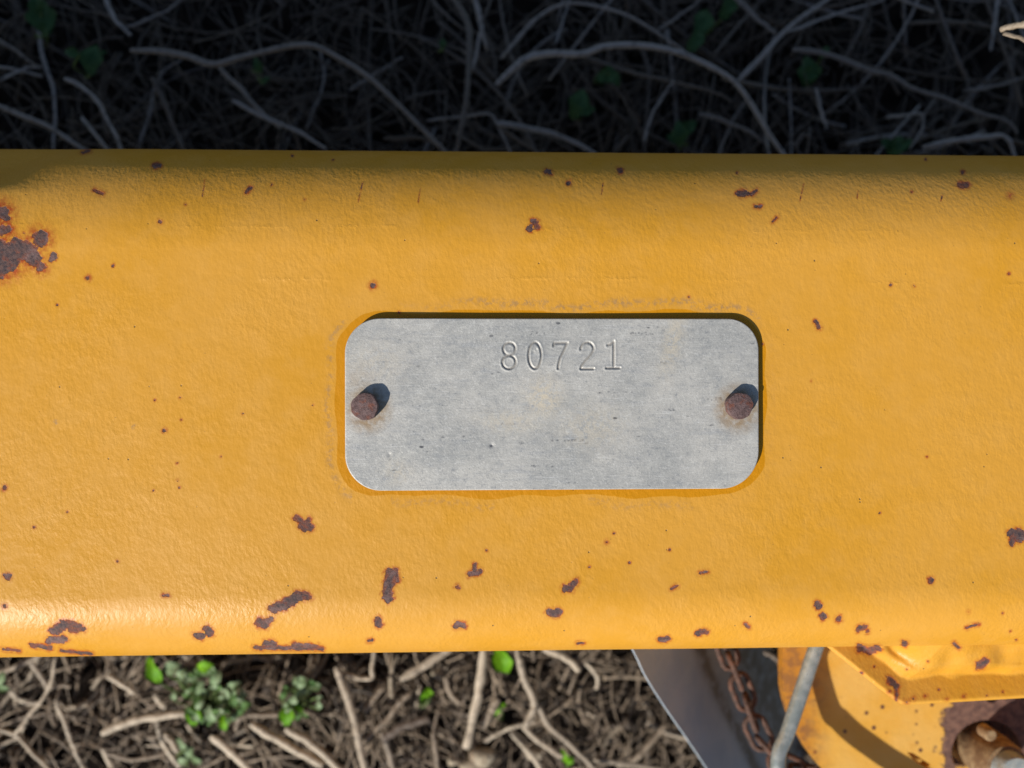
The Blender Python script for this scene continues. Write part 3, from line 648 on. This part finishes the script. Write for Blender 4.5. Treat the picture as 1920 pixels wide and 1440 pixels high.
SH = [  # shaded side: (points at half scale, offset, radius, depth, arch, label)
 ([(490, 190), (600, 195), (700, 210), (800, 240), (900, 215), (1000, 190), (1100, 172), (1180, 175), (1260, 210), (1380, 285), (1470, 370), (1540, 440), (1620, 520), (1680, 580), (1740, 660)], 0, 9, 1010, 60, 'long thick grey stem arching over at the upper left and running under the beam'),
 ([(0, 300), (100, 255), (155, 252)], 0, 6, 1080, 0, 'short grey stem entering from the left edge below a thinner one'),
 ([(-20, 140), (60, 190), (130, 245)], 0, 5, 1070, 0, 'thin stem slanting down from the upper left edge'),
 ([(125, -30), (150, 150), (170, 250), (200, 330), (205, 450), (200, 560)], 0, 7, 1120, 0, 'upright dull stem behind the green leaf at far upper left'),
 ([(240, 295), (300, 320), (370, 390), (420, 480), (450, 550), (475, 640)], 0, 8, 960, 0, 'pale curved stem dropping to the beam at the left'),
 ([(-20, 392), (100, 440), (190, 480), (290, 545), (370, 600)], 0, 8, 960, 0, 'pale straight stem from the left edge to the beam'),
 ([(390, -20), (430, 70), (490, 130)], 0, 6, 1100, 0, 'short bent stem at the top beside the upper left leaf'),
 ([(470, 105), (560, 70), (640, 30), (700, -20)], 0, 5, 1110, 0, 'thin stem rising to the top edge at upper left'),
 ([(570, 290), (620, 390), (650, 470), (690, 560), (720, 640)], 0, 7, 1000, 0, 'grey stem falling to the beam below the start of the long arch'),
 ([(870, 375), (960, 425), (1040, 460), (1150, 510), (1220, 560)], 0, 8, 980, 0, 'pale stub pointing down right under the arching stem'),
 ([(820, 255), (900, 330), (970, 410), (1050, 480)], 0, 6, 1050, 0, 'thin branch hanging from the lowest bend of the arching stem'),
 ([(1680, -40), (1750, 80), (1760, 200), (1750, 350), (1735, 460), (1710, 570), (1690, 660)], 0, 8, 1000, 40, 'tall brown stem running down the middle of the shaded strip'),
 ([(1770, -30), (1800, 60), (1805, 110), (1790, 180), (1775, 260)], 0, 6, 1050, 0, 'left prong of the forked stem at top centre'),
 ([(1850, -30), (1825, 40), (1805, 90)], 0, 5, 1040, 0, 'right prong of the forked stem at top centre'),
 ([(1810, 110), (1850, 200), (1860, 280)], 0, 5, 1090, 0, 'thin stem below the fork at top centre'),
 ([(1600, 455), (1750, 435), (1840, 430), (1875, 490), (1915, 570), (1940, 640)], 0, 6, 990, 0, 'stem with a sharp elbow just left of the centre crossing to the beam'),
 ([(1520, 372), (1600, 350), (1680, 345)], 0, 4, 1090, 0, 'short level twig under the end of the arching stem'),
 ([(520, 550), (560, 430), (580, 330), (620, 260), (680, 225)], 0, 5, 1110, 0, 'faint stem leaning right below the arch start'),
 ([(1200, 170), (1215, 300), (1180, 400), (1150, 480)], 0, 5, 1130, 0, 'faint twig hanging from the top of the arch'),
 ([(1440, 520), (1580, 518), (1650, 540)], 0, 6, 1040, 0, 'short level stem close to the beam right of the arch'),
 ([(1310, 340), (1420, 270), (1510, 215)], 0, 5, 1120, 0, 'tan straw lying across behind the arching stem'),
 ([(-40, 220), (0, 170), (80, 80), (180, 20), (280, 15), (400, 45), (500, 95), (600, 160), (690, 225)], 960, 8, 1040, 30, 'brown stem bowing along the top right of the centre'),
 ([(-60, 320), (0, 260), (60, 215), (150, 200), (260, 205), (350, 175), (480, 170), (600, 190), (700, 225), (800, 280), (860, 340), (920, 430), (970, 510), (1020, 580), (1070, 660)], 960, 10, 1000, 60, 'longest thick stem sweeping right across and down to the beam'),
 ([(270, 215), (380, 250), (500, 285), (640, 315), (760, 345), (820, 380)], 960, 6, 1070, 0, 'thin straight branch under the longest sweeping stem'),
 ([(850, 300), (920, 230), (1000, 140), (1080, 70), (1180, 0), (1240, -50)], 960, 10, 1010, 0, 'thick straight stem rising to the top edge on the right half'),
 ([(820, -30), (920, 70), (990, 125)], 960, 7, 1030, 0, 'short stem meeting the thick straight one at its fork'),
 ([(1030, 120), (1130, 85), (1250, 40), (1350, 15), (1420, -20)], 960, 6, 1060, 0, 'slender branch leaving the thick straight stem toward upper right'),
 ([(1350, -30), (1310, 100), (1270, 180), (1230, 250)], 960, 8, 1060, 0, 'upright stem at the top between the fork and the right corner'),
 ([(1350, 80), (1325, 180), (1310, 300), (1250, 420)], 960, 5, 1120, 0, 'thin upright stem just right of the stouter one'),
 ([(1050, 185), (1120, 190), (1200, 210), (1330, 260), (1420, 280), (1500, 330), (1620, 370), (1750, 420), (1850, 450), (1895, 500)], 960, 9, 1010, 20, 'long knotty stem slanting down to the right edge'),
 ([(1490, 88), (1650, 80), (1800, 100), (1850, 120)], 960, 5, 1090, 0, 'thin level stem near the top right corner'),
 ([(1825, -30), (1810, 90), (1795, 190)], 960, 5, 1070, 0, 'thin upright stem by the sunlit straw in the right corner'),
 ([(1540, 552), (1680, 525), (1800, 510), (1850, 515), (1880, 560), (1895, 640)], 960, 9, 930, 0, 'pale hooked stem lying just above the beam at the right'),
 ([(1850, 520), (1900, 535), (1980, 545)], 960, 7, 935, 0, 'pale stub leaving the hooked stem toward the right edge'),
 ([(495, 530), (530, 420), (605, 305)], 960, 6, 1040, 0, 'tan stem leaning right beneath the thin straight branch'),
 ([(485, 160), (515, 290), (500, 480), (495, 560)], 960, 5, 1120, 0, 'dim upright twig crossing the thin straight branch'),
 ([(-60, 462), (0, 470), (150, 500), (300, 570), (380, 640)], 960, 8, 980, 0, 'grey stem sloping down to the beam just right of centre'),
 ([(-40, 480), (0, 510), (110, 580)], 960, 7, 1000, 0, 'second grey stem sloping under the first just right of centre'),
 ([(700, 425), (800, 455), (900, 500), (960, 545)], 960, 6, 1030, 0, 'short stem sloping to the beam under the longest stem'),
 ([(770, 590), (830, 450), (890, 360)], 960, 6, 1060, 0, 'stem crossing behind the lower part of the longest stem'),
 ([(1400, 442), (1470, 432), (1540, 432), (1530, 500), (1490, 560)], 960, 4, 1050, 0, 'wiry bent twig above the hooked stem'),
 ([(1690, 340), (1800, 325), (1940, 285)], 960, 5, 1100, 0, 'thin level twig near the right edge'),
 ([(545, 115), (640, 50), (730, -20)], 960, 6, 1060, 0, 'stem rising to the top edge left of the big leaf'),
 ([(165, 160), (190, 80), (215, 0)], 960, 5, 1090, 0, 'upright twig under the crest of the bowing stem'),
 ([(380, 570), (440, 505)], 960, 7, 1040, 0, 'stubby tan stem standing at the beam edge'),
 ([(1140, 330), (1160, 420), (1180, 480)], 960, 5, 1080, 0, 'short dim twig under the round green leaf'),
 ([(1060, 555), (1090, 505), (1120, 520)], 960, 6, 1000, 0, 'small pale hook close to the beam right of the longest stem')]
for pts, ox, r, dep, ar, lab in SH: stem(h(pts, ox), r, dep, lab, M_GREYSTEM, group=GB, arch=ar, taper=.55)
# sunlit straw tips standing high in the far right corner
tag(stem([(1985, 15), (1930, 42), (1878, 54)], 11, 0, None, M_DRY, name='tall_straw', z=(-150, -190, -230)), 'sunlit pale straw tip in the extreme upper right corner', 'straw', 'sunlit straws in the corner')
tag(stem([(1990, 104), (1935, 80), (1884, 62)], 9, 0, None, M_DRY, name='tall_straw', z=(-150, -180, -215)), 'second sunlit straw tip just below the first in the right corner', 'straw', 'sunlit straws in the corner')

SF = [  # sunlit side
 ([(50, 1230), (72, 1262), (92, 1292)], 6, 1090, 'straw slanting down to the stem joint at far lower left'),
 ([(104, 1235), (92, 1290), (60, 1335), (28, 1376)], 7, 1050, 'long grey stem leaning left at far lower left'),
 ([(-20, 1268), (30, 1250), (78, 1228)], 6, 1080, 'straw from the left edge up to the beam'),
 ([(88, 1292), (112, 1286), (132, 1287)], 5, 1080, 'stubby side twig on the long grey stem'),
 ([(104, 1312), (130, 1380), (142, 1410), (160, 1450)], 7, 1070, 'straight tan stem running to the bottom edge at the left'),
 ([(200, 1266), (225, 1281), (252, 1298)], 10, 1050, 'short thick blunt straw stub left of the bright leaf'),
 ([(190, 1376), (235, 1356), (285, 1345), (345, 1338)], 10, 1040, 'thick pale straw lying level under the green weed'),
 ([(-10, 1365), (30, 1378), (60, 1410), (100, 1450)], 7, 1080, 'straw curving from the left edge to the bottom'),
 ([(196, 1412), (250, 1425), (310, 1414)], 8, 1100, 'brown level straw near the bottom edge at the left'),
 ([(395, 1380), (430, 1408), (478, 1455)], 12, 1050, 'stout dark stem below the green weed'),
 ([(444, 1372), (450, 1346), (490, 1340), (527, 1341), (532, 1356)], 8, 1040, 'pale stem bent like a staple beside the weed'),
 ([(470, 1358), (530, 1392), (605, 1435)], 10, 1050, 'left one of the two parallel thick straws near the bottom'),
 ([(535, 1366), (585, 1395), (640, 1445)], 10, 1045, 'right one of the two parallel thick straws near the bottom'),
 ([(308, 1376), (322, 1390), (332, 1408)], 8, 1080, 'small grey stub under the weed'),
 ([(630, 1250), (645, 1290), (662, 1340), (672, 1385), (684, 1445)], 10, 1020, 'long pale straw running steeply to the bottom left of centre'),
 ([(638, 1258), (668, 1270), (695, 1272), (698, 1250), (702, 1215)], 9, 1040, 'pale straw with a right angle bend under the beam'),
 ([(685, 1334), (700, 1312), (718, 1290)], 11, 1060, 'short fat straw piece inside the bend of the steep straw'),
 ([(680, 1394), (725, 1350), (748, 1320), (768, 1302)], 9, 1050, 'grey brown stem rising right from the steep straw'),
 ([(752, 1274), (800, 1245), (845, 1215)], 9, 1040, 'blue grey stem rising to the beam at the centre'),
 ([(908, 1210), (900, 1280), (892, 1325), (874, 1402)], 10, 1010, 'pale straight straw standing down from the beam at the centre'),
 ([(906, 1364), (918, 1338), (932, 1312)], 11, 1060, 'short straw stub right of the straight centre straw'),
 ([(968, 1215), (985, 1275), (1002, 1315), (998, 1335), (986, 1360)], 9, 1020, 'pale kinked straw right of the bright blade'),
 ([(1003, 1308), (1030, 1360), (1080, 1405), (1125, 1455)], 10, 1040, 'long straw slanting to the bottom edge right of centre'),
 ([(980, 1362), (1010, 1390), (1055, 1420)], 9, 1060, 'straw beside the slanting one, ending lower left of it'),
 ([(1018, 1216), (1062, 1234), (1086, 1256)], 11, 1040, 'thick pale straw poking from under the beam near the grey sheet'),
 ([(718, 1388), (750, 1365), (802, 1348)], 10, 1060, 'bent brown stem above the dark hollow'),
 ([(716, 1372), (724, 1392), (738, 1440)], 8, 1090, 'short stem going down to the bottom edge by the dark hollow'),
 ([(812, 1372), (816, 1400), (822, 1450)], 7, 1080, 'reddish brown upright stem in the dark hollow'),
 ([(1186, 1428), (1215, 1398), (1246, 1362)], 8, 1070, 'straw leaning right toward the grey sheet'),
 ([(1112, 1424), (1170, 1432), (1260, 1446)], 8, 1070, 'level straw at the bottom edge below the grey sheet'),
 ([(1098, 1242), (1120, 1270), (1118, 1292)], 8, 1080, 'small curved straw above the tuft of root fibres'),
 ([(980, 1400), (1000, 1420), (1020, 1455)], 9, 1090, 'short straw at the bottom edge under the kinked one'),
 ([(835, 1270), (845, 1300), (862, 1318)], 8, 1100, 'dull brown stub left of the straight centre straw'),
 ([(1432, 1222), (1452, 1232), (1478, 1252)], 9, 900, 'pale straw caught between the chain and the bracket')]
for pts, r, dep, lab in SF: stem(pts, r, dep, lab, M_DRY, group=GF, taper=.9)

# ------------------------------------------------------------------ pebbles
for u, v, r, lab in ((905, 1418, 22, 'largest pale pebble in the dark hollow at the bottom'), (884, 1436, 17, 'tan pebble touching the largest one at the bottom edge'), (850, 1426, 12, 'small round pebble left of the largest pale pebble'),
                     (822, 1264, 13, 'lone pale pebble under the beam at the centre'), (1000, 1412, 14, 'flat pale chip right of the pebbles')):
    p = at(u, v, -1190); k = 1.7; n1, n2 = 14, 9; V, F = [], []
    for i in range(n2):
        for j in range(n1):
            a, b = math.pi*i/(n2-1), 2*math.pi*j/n1; w = r*k*(1+.16*math.sin(3*b+u)*math.sin(a)+.1*math.cos(2*a+v))
            V.append((p[0]+1.15*w*math.sin(a)*math.cos(b), p[1]+.85*w*math.sin(a)*math.sin(b), p[2]+.75*w*math.cos(a)))
    F = [(i*n1+j, (i+1)*n1+j, (i+1)*n1+(j+1) % n1, i*n1+(j+1) % n1) for i in range(n2-1) for j in range(n1)]
    tag(mesh('pebble', V, F, M_PEBBLE, None, (p[0], p[1], -H)), lab, 'pebble', 'pebbles in the soil')

# ------------------------------------------------------------------ small weeds
def leaf_mesh(c, ang, L, W, tilt, curl=.25, n=9):
    """an oval cupped blade with a midrib fold, about its base c"""
    V, F = [], []; m = 7
    for i in range(n):
        t = i/(n-1); w = W*(math.sin(math.pi*min(t*.97+.03, 1))**.7)*(1-.25*t)
        for j in range(m):
            s = j/(m-1)*2-1; x, y = L*t, w*s*(1+.16*math.sin(7*t+3*s+ang*5)+.1*math.sin(13*t+ang))
            z = abs(s)*w*.30-curl*L*(t-.5)**2*1.2+math.sin(t*math.pi)*L*.12+.03*L*math.sin(9*t+4*s)
            X = x*math.cos(tilt)-z*math.sin(tilt); Z = x*math.sin(tilt)+z*math.cos(tilt)
            V.append((c[0]+X*math.cos(ang)-y*math.sin(ang), c[1]+X*math.sin(ang)+y*math.cos(ang), c[2]+Z))
    for i in range(n-1):
        for j in range(m-1): a = i*m+j; F.append((a, a+m, a+m+1, a+1))
    k = len(V); V = np.array(V); V2 = V-np.array([0, 0, 1.6]); F2 = [tuple(x+k for x in f[::-1]) for f in F]
    ring = [j for j in range(m)]+[i*m+m-1 for i in range(1, n)]+[(n-1)*m+j for j in range(m-2, -1, -1)]+[i*m for i in range(n-2, 0, -1)]
    F3 = [(ring[i], ring[i-1], ring[i-1]+k, ring[i]+k) for i in range(len(ring))]
    return np.vstack([V, V2]), F+F2+F3
def weed(label, root, depth, leaves, stalks=True, group=None, dull=False):
    """root (u,v); leaves: (u, v, half length px, angle deg, pale?)"""
    r = at(*root, -H+20); r[2] = -H+15
    t = thing('weed_plant', (r[0], r[1], -H), label, 'weed', group); org = (r[0], r[1], -H)
    for (u, v, hl, ang, pale) in leaves:
        k = 1+depth/D; dz = RNG.uniform(-25, 25); c = at(u, v, -depth+dz); a = math.radians(ang); hl *= 1.12; L = 2*hl*k
        base = c-np.array([math.cos(a), math.sin(a), 0])*L/2
        V, F = leaf_mesh(base, a, L, hl*k*RNG.uniform(.55, .82), RNG.uniform(-.1, .25), RNG.uniform(.1, .5))
        mesh('leaf', V, F, M_LEAFSHADE if dull else (M_LEAF, M_LEAFPALE, M_LEAFMID)[pale], t, org)
        if stalks:
            mid = (base+r)/2+np.array([RNG.uniform(-20, 20), RNG.uniform(-20, 20), 30])
            V, F = tube(catmull([r, mid, base], 6), 3.6, 6); mesh('stalk', V, F, M_STALK, t, org)
weed('low green weed with bright and pale leaves under the left of the beam', (395, 1320), 1010,
     [(288, 1256, 24, 115, 0), (322, 1252, 16, 20, 1), (352, 1270, 16, -20, 1), (386, 1248, 15, 10, 0), (405, 1272, 13, 60, 1), (398, 1255, 12, 130, 1), (440, 1285, 13, 30, 1), (424, 1300, 12, -60, 1), (364, 1340, 21, 80, 0),
      (396, 1338, 17, 100, 1), (378, 1300, 12, 170, 1), (412, 1330, 13, 50, 1), (445, 1312, 13, -30, 1), (340, 1262, 10, 40, 1), (420, 1355, 14, -75, 0), (375, 1285, 11, 30, 1), (455, 1298, 9, 110, 1)]
     +[(395+70*math.cos(7.1*q)*(.3+.7*((q*.37) % 1)), 1308+56*math.sin(7.1*q)*(.3+.7*((q*.37) % 1)), 6+5*((q*.61) % 1), 137*q, 2 if q % 3 else 1) for q in range(34)])
weed('small weed with one bright square leaf right of the larger weed', (560, 1320), 1010,
     [(538, 1340, 20, 85, 0), (568, 1302, 14, 30, 1), (556, 1325, 13, 140, 0), (590, 1284, 12, -10, 1), (566, 1280, 11, 60, 1), (550, 1312, 10, 80, 1)]
     +[(566+34*math.cos(5.3*q), 1308+34*math.sin(5.3*q), 6+4*((q*.61) % 1), 137*q, 2 if q % 2 else 1) for q in range(12)])
weed('single bright green blade poking from under the beam at the centre', (925, 1205), 960, [(942, 1240, 24, -62, 0)])
weed('tiny dull green seedling between the centre straws', (800, 1312), 1120, [(797, 1304, 14, 60, 0), (806, 1298, 8, 120, 0)])
weed('tiny green sprout beside the short stub at the centre', (935, 1330), 1120, [(930, 1330, 10, 70, 0), (942, 1322, 7, 10, 0)])
weed('grass green seedling at the bottom edge right of centre', (1060, 1420), 1120, [(1058, 1418, 12, 110, 0), (1068, 1426, 9, 60, 0)])
weed('fine pale weed sprig at the bottom edge below the large weed', (350, 1420), 1120, [(340, 1395, 12, 120, 1), (356, 1410, 11, 60, 1), (345, 1425, 11, 20, 1), (370, 1425, 10, -20, 1)])
weed('little weed at the left edge below the beam', (-5, 1290), 1060, [(2, 1272, 12, 70, 1), (6, 1290, 10, -20, 1)])
SHW = [('tall bright leaf in the extreme upper left shade', (85, 90), [(82, 30, 30, 100, 0), (92, 52, 18, 60, 0), (70, 8, 16, 110, 1)]),
       ('folded green leaf beside the upright stem at upper left', (165, 140), [(175, 112, 26, 80, 0), (186, 104, 14, 30, 0), (135, 100, 12, 170, 1)]),
       ('small leaf under the lowest bend of the arching stem', (490, 145), [(484, 122, 13, 110, 0), (498, 150, 9, 40, 1)]),
       ('tiny leaf left of the tall brown stem', (835, 95), [(830, 82, 9, 90, 0)]),
       ('large two lobed leaf at the top right of centre', (1300, 85), [(1316, 45, 30, 70, 0), (1305, 78, 20, 50, 0), (1365, 15, 22, 60, 0)]),
       ('leaf with a thin stalk under the longest sweeping stem', (1130, 160), [(1140, 143, 22, 10, 0), (1152, 150, 14, -50, 0)]),
       ('ragged dark leaf right of centre above the beam', (1090, 225), [(1084, 196, 26, 70, 0), (1098, 208, 18, 10, 0)]),
       ('round green leaf on the right half of the shade', (1510, 150), [(1512, 134, 26, 95, 0), (1520, 140, 17, 20, 0), (1545, 98, 12, 60, 1)]),
       ('bluish leaf sitting on the beam edge right of centre', (1275, 275), [(1272, 250, 22, 95, 0), (1290, 240, 17, 40, 1), (1262, 262, 14, 150, 0)]),
       ('green leaf tuft on the beam edge at the right', (1680, 290), [(1682, 274, 22, 60, 0), (1664, 276, 18, 130, 0), (1700, 268, 13, 30, 0)])]
for lab, rt, lv in SHW: weed(lab, rt, 1040, lv, dull=True)  # dull picks the leaf green that has the beam's shade in it

# ------------------------------------------------------------------ litter nobody could count: fine dead straw, one mesh each side
def litter(name, n, box, rr, LL, zz, mat, label, sides=4, seg=5, bend=.6, clumps=0):
    """n bent fibres over a ground rectangle"""
    x0, x1, y0, y1 = box
    c = np.stack([RNG.uniform(x0, x1, n), RNG.uniform(y0, y1, n), RNG.uniform(zz[0], zz[1], n)], -1)
    ang = RNG.uniform(0, 2*math.pi, n); L = RNG.uniform(LL[0], LL[1], n); r = RNG.uniform(rr[0], rr[1], n)
    if clumps:
        cc = np.stack([RNG.uniform(x0, x1, clumps), RNG.uniform(y0, y1, clumps)], -1); ca = RNG.uniform(0, math.pi, clumps); w = RNG.integers(0, clumps, n)
        sel = RNG.random(n) < .55; c[sel, :2] = cc[w[sel]]+RNG.normal(0, 120, (sel.sum(), 2)); ang[sel] = ca[w[sel]]+RNG.normal(0, .45, sel.sum())
    t = np.linspace(-.5, .5, seg); bd = RNG.normal(0, bend, n); pit = RNG.normal(0, .22, n)
    a = ang[:, None]+bd[:, None]*t[None]*2
    dl = L[:, None]/(seg-1)
    X = np.cumsum(np.cos(a)*dl, 1); Y = np.cumsum(np.sin(a)*dl, 1); Z = np.cumsum(np.sin(pit[:, None]+0*a)*dl, 1)
    P = np.stack([X-X.mean(1, keepdims=True), Y-Y.mean(1, keepdims=True), Z-Z.mean(1, keepdims=True)], -1)+c[:, None]
    P[..., 2] = np.maximum(P[..., 2], -H+r[:, None])
    A = np.stack([-np.sin(a), np.cos(a), 0*a], -1); B = np.zeros_like(A); B[..., 2] = 1
    th = np.linspace(0, 2*math.pi, sides, endpoint=False)+.4
    tp = np.linspace(1, .75, seg)[None, :, None, None]
    V = P[:, :, None]+r[:, None, None, None]*tp*(np.cos(th)[None, None, :, None]*A[:, :, None]+np.sin(th)[None, None, :, None]*B[:, :, None])
    V = V.reshape(-1, 3)
    f = []
    for i in range(seg-1):
        for j in range(sides): f.append((i*sides+j, i*sides+(j+1) % sides, (i+1)*sides+(j+1) % sides, (i+1)*sides+j))
    if sides == 4: f += [(3, 2, 1, 0), tuple((seg-1)*4+k for k in range(4))]
    f = np.array(f); F = (f[None]+(np.arange(n)*seg*sides)[:, None, None]).reshape(-1, 4)
    tint = np.repeat(RNG.random(n), seg*sides)
    tag(mesh(name, V, F, mat, attrs={'tint': tint}), label, 'plant litter', kind='stuff')
FR = (-2000, 2000, -1600, -560); BK = (-2000, 2000, 420, 1600)
litter('straw_litter', 1900, FR, (2.2, 5.5), (80, 330), (-1290, -1150), M_LITTER, 'matted fine dead straw on sunlit soil in front of the beam', clumps=60)
# short broken pieces one can pick out: each its own object, cut from a few shared meshes
PIECES = []
for q in range(8):
    L = random.uniform(60, 150); nn_ = 7; bx = random.uniform(-.5, .5)
    P_ = np.array([(L*(t-.5), bx*L*(t-.5)**2, random.uniform(-2, 2)) for t in np.linspace(0, 1, nn_)]); P_[3:, 1] += random.uniform(-.12, .12)*L*np.linspace(0, 1, 4)
    V_, F_ = tube(P_, random.uniform(5, 10)*(1-.25*np.linspace(0, 1, nn_)), 7, flat=.8)
    PIECES.append(mesh('broken_stem', V_, F_, M_DRY, None, (0, 0, 0), attrs={'tint': np.full(len(V_), q/8)}, sharp=60))
ANCH = [(92, 1292, 'the stem joint at lower left'), (58, 1340, 'the long grey leaning stem'), (132, 1380, 'the straight tan stem at lower left'), (225, 1282, 'the blunt straw stub'), (270, 1350, 'the level straw under the weed'),
        (250, 1425, 'the brown straw at the bottom'), (290, 1256, 'the bright leaf by the beam'), (400, 1310, 'the big green weed'), (435, 1415, 'the stout dark stem'), (490, 1345, 'the stem bent like a staple'), (560, 1410, 'the two parallel straws'),
        (540, 1335, 'the bright square leaf'), (655, 1330, 'the long steep straw'), (690, 1265, 'the straw with the right angle bend'), (725, 1350, 'the rising grey brown stem'), (800, 1245, 'the blue grey stem'), (798, 1304, 'the dull green seedling'),
        (770, 1370, 'the bent brown stem'), (890, 1320, 'the straight centre straw'), (905, 1418, 'the largest pebble'), (942, 1240, 'the bright green blade'), (992, 1310, 'the pale kinked straw'), (1050, 1385, 'the long slanting straw'),
        (1062, 1234, 'the thick straw near the sheet'), (1215, 1398, 'the straw leaning at the sheet'), (1170, 1432, 'the level straw below the sheet'), (1118, 1275, 'the small curved straw'), (822, 1264, 'the lone pebble')]
seen = set(); q = 0
for _try in range(400):
    if q >= 84: break
    u_, v_ = random.uniform(0, 1330), random.uniform(1228, 1438); rz = random.uniform(0, math.pi)
    if u_ > 1165+(v_-1215)*.62: continue
    a_ = min(ANCH, key=lambda t_: (t_[0]-u_)**2+(t_[1]-v_)**2); du, dv = u_-a_[0], v_-a_[1]
    side = ('right of' if du > 0 else 'left of') if abs(du) > abs(dv) else ('below' if dv > 0 else 'above')
    lie = 'level' if rz < .4 or rz > 2.74 else 'upright' if 1.17 < rz < 1.97 else 'right leaning' if rz < 1.3 else 'left leaning'
    lab = 'short %s broken stem just %s %s' % (lie, side, a_[2])
    if lab in seen: continue
    seen.add(lab)
    o = PIECES[q] if q < 8 else PIECES[q % 8].copy()
    if q >= 8: C.objects.link(o)
    p_ = at(u_, v_, random.uniform(-1255, -1150)); o.location = (p_[0]*S, p_[1]*S, (p_[2]+H)*S)
    o.rotation_euler = (random.uniform(-.3, .3), random.uniform(-.35, .35), rz); o.scale = (random.uniform(.7, 1.5), random.uniform(.6, 1.1), random.uniform(.6, 1.1))
    tag(o, lab, 'stem', 'short broken stems in the litter'); q += 1
litter('fibre_litter', 1500, FR, (1.5, 3), (60, 260), (-1280, -1140), M_LITTER, 'hair fine root fibres tangled over the sunlit litter', clumps=30, bend=.9)
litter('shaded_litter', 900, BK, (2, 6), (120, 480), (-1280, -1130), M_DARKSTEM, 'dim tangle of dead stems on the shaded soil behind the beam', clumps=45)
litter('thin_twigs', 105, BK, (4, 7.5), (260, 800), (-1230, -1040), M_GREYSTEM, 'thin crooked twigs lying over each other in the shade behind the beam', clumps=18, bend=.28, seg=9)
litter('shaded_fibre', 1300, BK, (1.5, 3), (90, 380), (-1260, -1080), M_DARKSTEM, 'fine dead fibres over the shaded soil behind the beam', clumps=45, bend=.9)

def crumbs(n_):
    """clods of dry soil and chaff between the stems"""
    c = np.stack([RNG.uniform(-2000, 2000, n_), RNG.uniform(-1600, -560, n_), RNG.uniform(-1295, -1225, n_)], -1); r = RNG.gamma(2.2, 4.5, n_)+3
    base = []; a, b = 6, 3
    base.append((0, 0, 1))
    for i in range(1, b+1):
        for j in range(a): t, p = math.pi*i/(b+1), 2*math.pi*(j+.5*(i % 2))/a; base.append((math.sin(t)*math.cos(p), math.sin(t)*math.sin(p), math.cos(t)))
    base.append((0, 0, -1)); base = np.array(base); f = []
    for j in range(a): f.append((0, 1+j, 1+(j+1) % a)); f.append((len(base)-1, 1+(b-1)*a+(j+1) % a, 1+(b-1)*a+j))
    for i in range(b-1):
        for j in range(a):
            p, q = 1+i*a+j, 1+i*a+(j+1) % a; f.append((p, p+a, q)); f.append((q, p+a, q+a))
    V = c[:, None]+base[None]*r[:, None, None]*RNG.uniform(.6, 1.35, (n_, len(base), 1))*RNG.uniform(.6, 1.3, (n_, 1, 3))
    F = (np.array(f)[None]+(np.arange(n_)*len(base))[:, None, None]).reshape(-1, 3)
    tag(mesh('soil_crumbs', V.reshape(-1, 3), F, M_CRUMB), 'crumbly clods and chaff between the sunlit stems', 'soil crumbs', kind='stuff')
M_CRUMB = rust_material('crumb_soil', (.03, .022, .016), (.09, .066, .048), (.20, .15, .11), .03)
crumbs(1300)
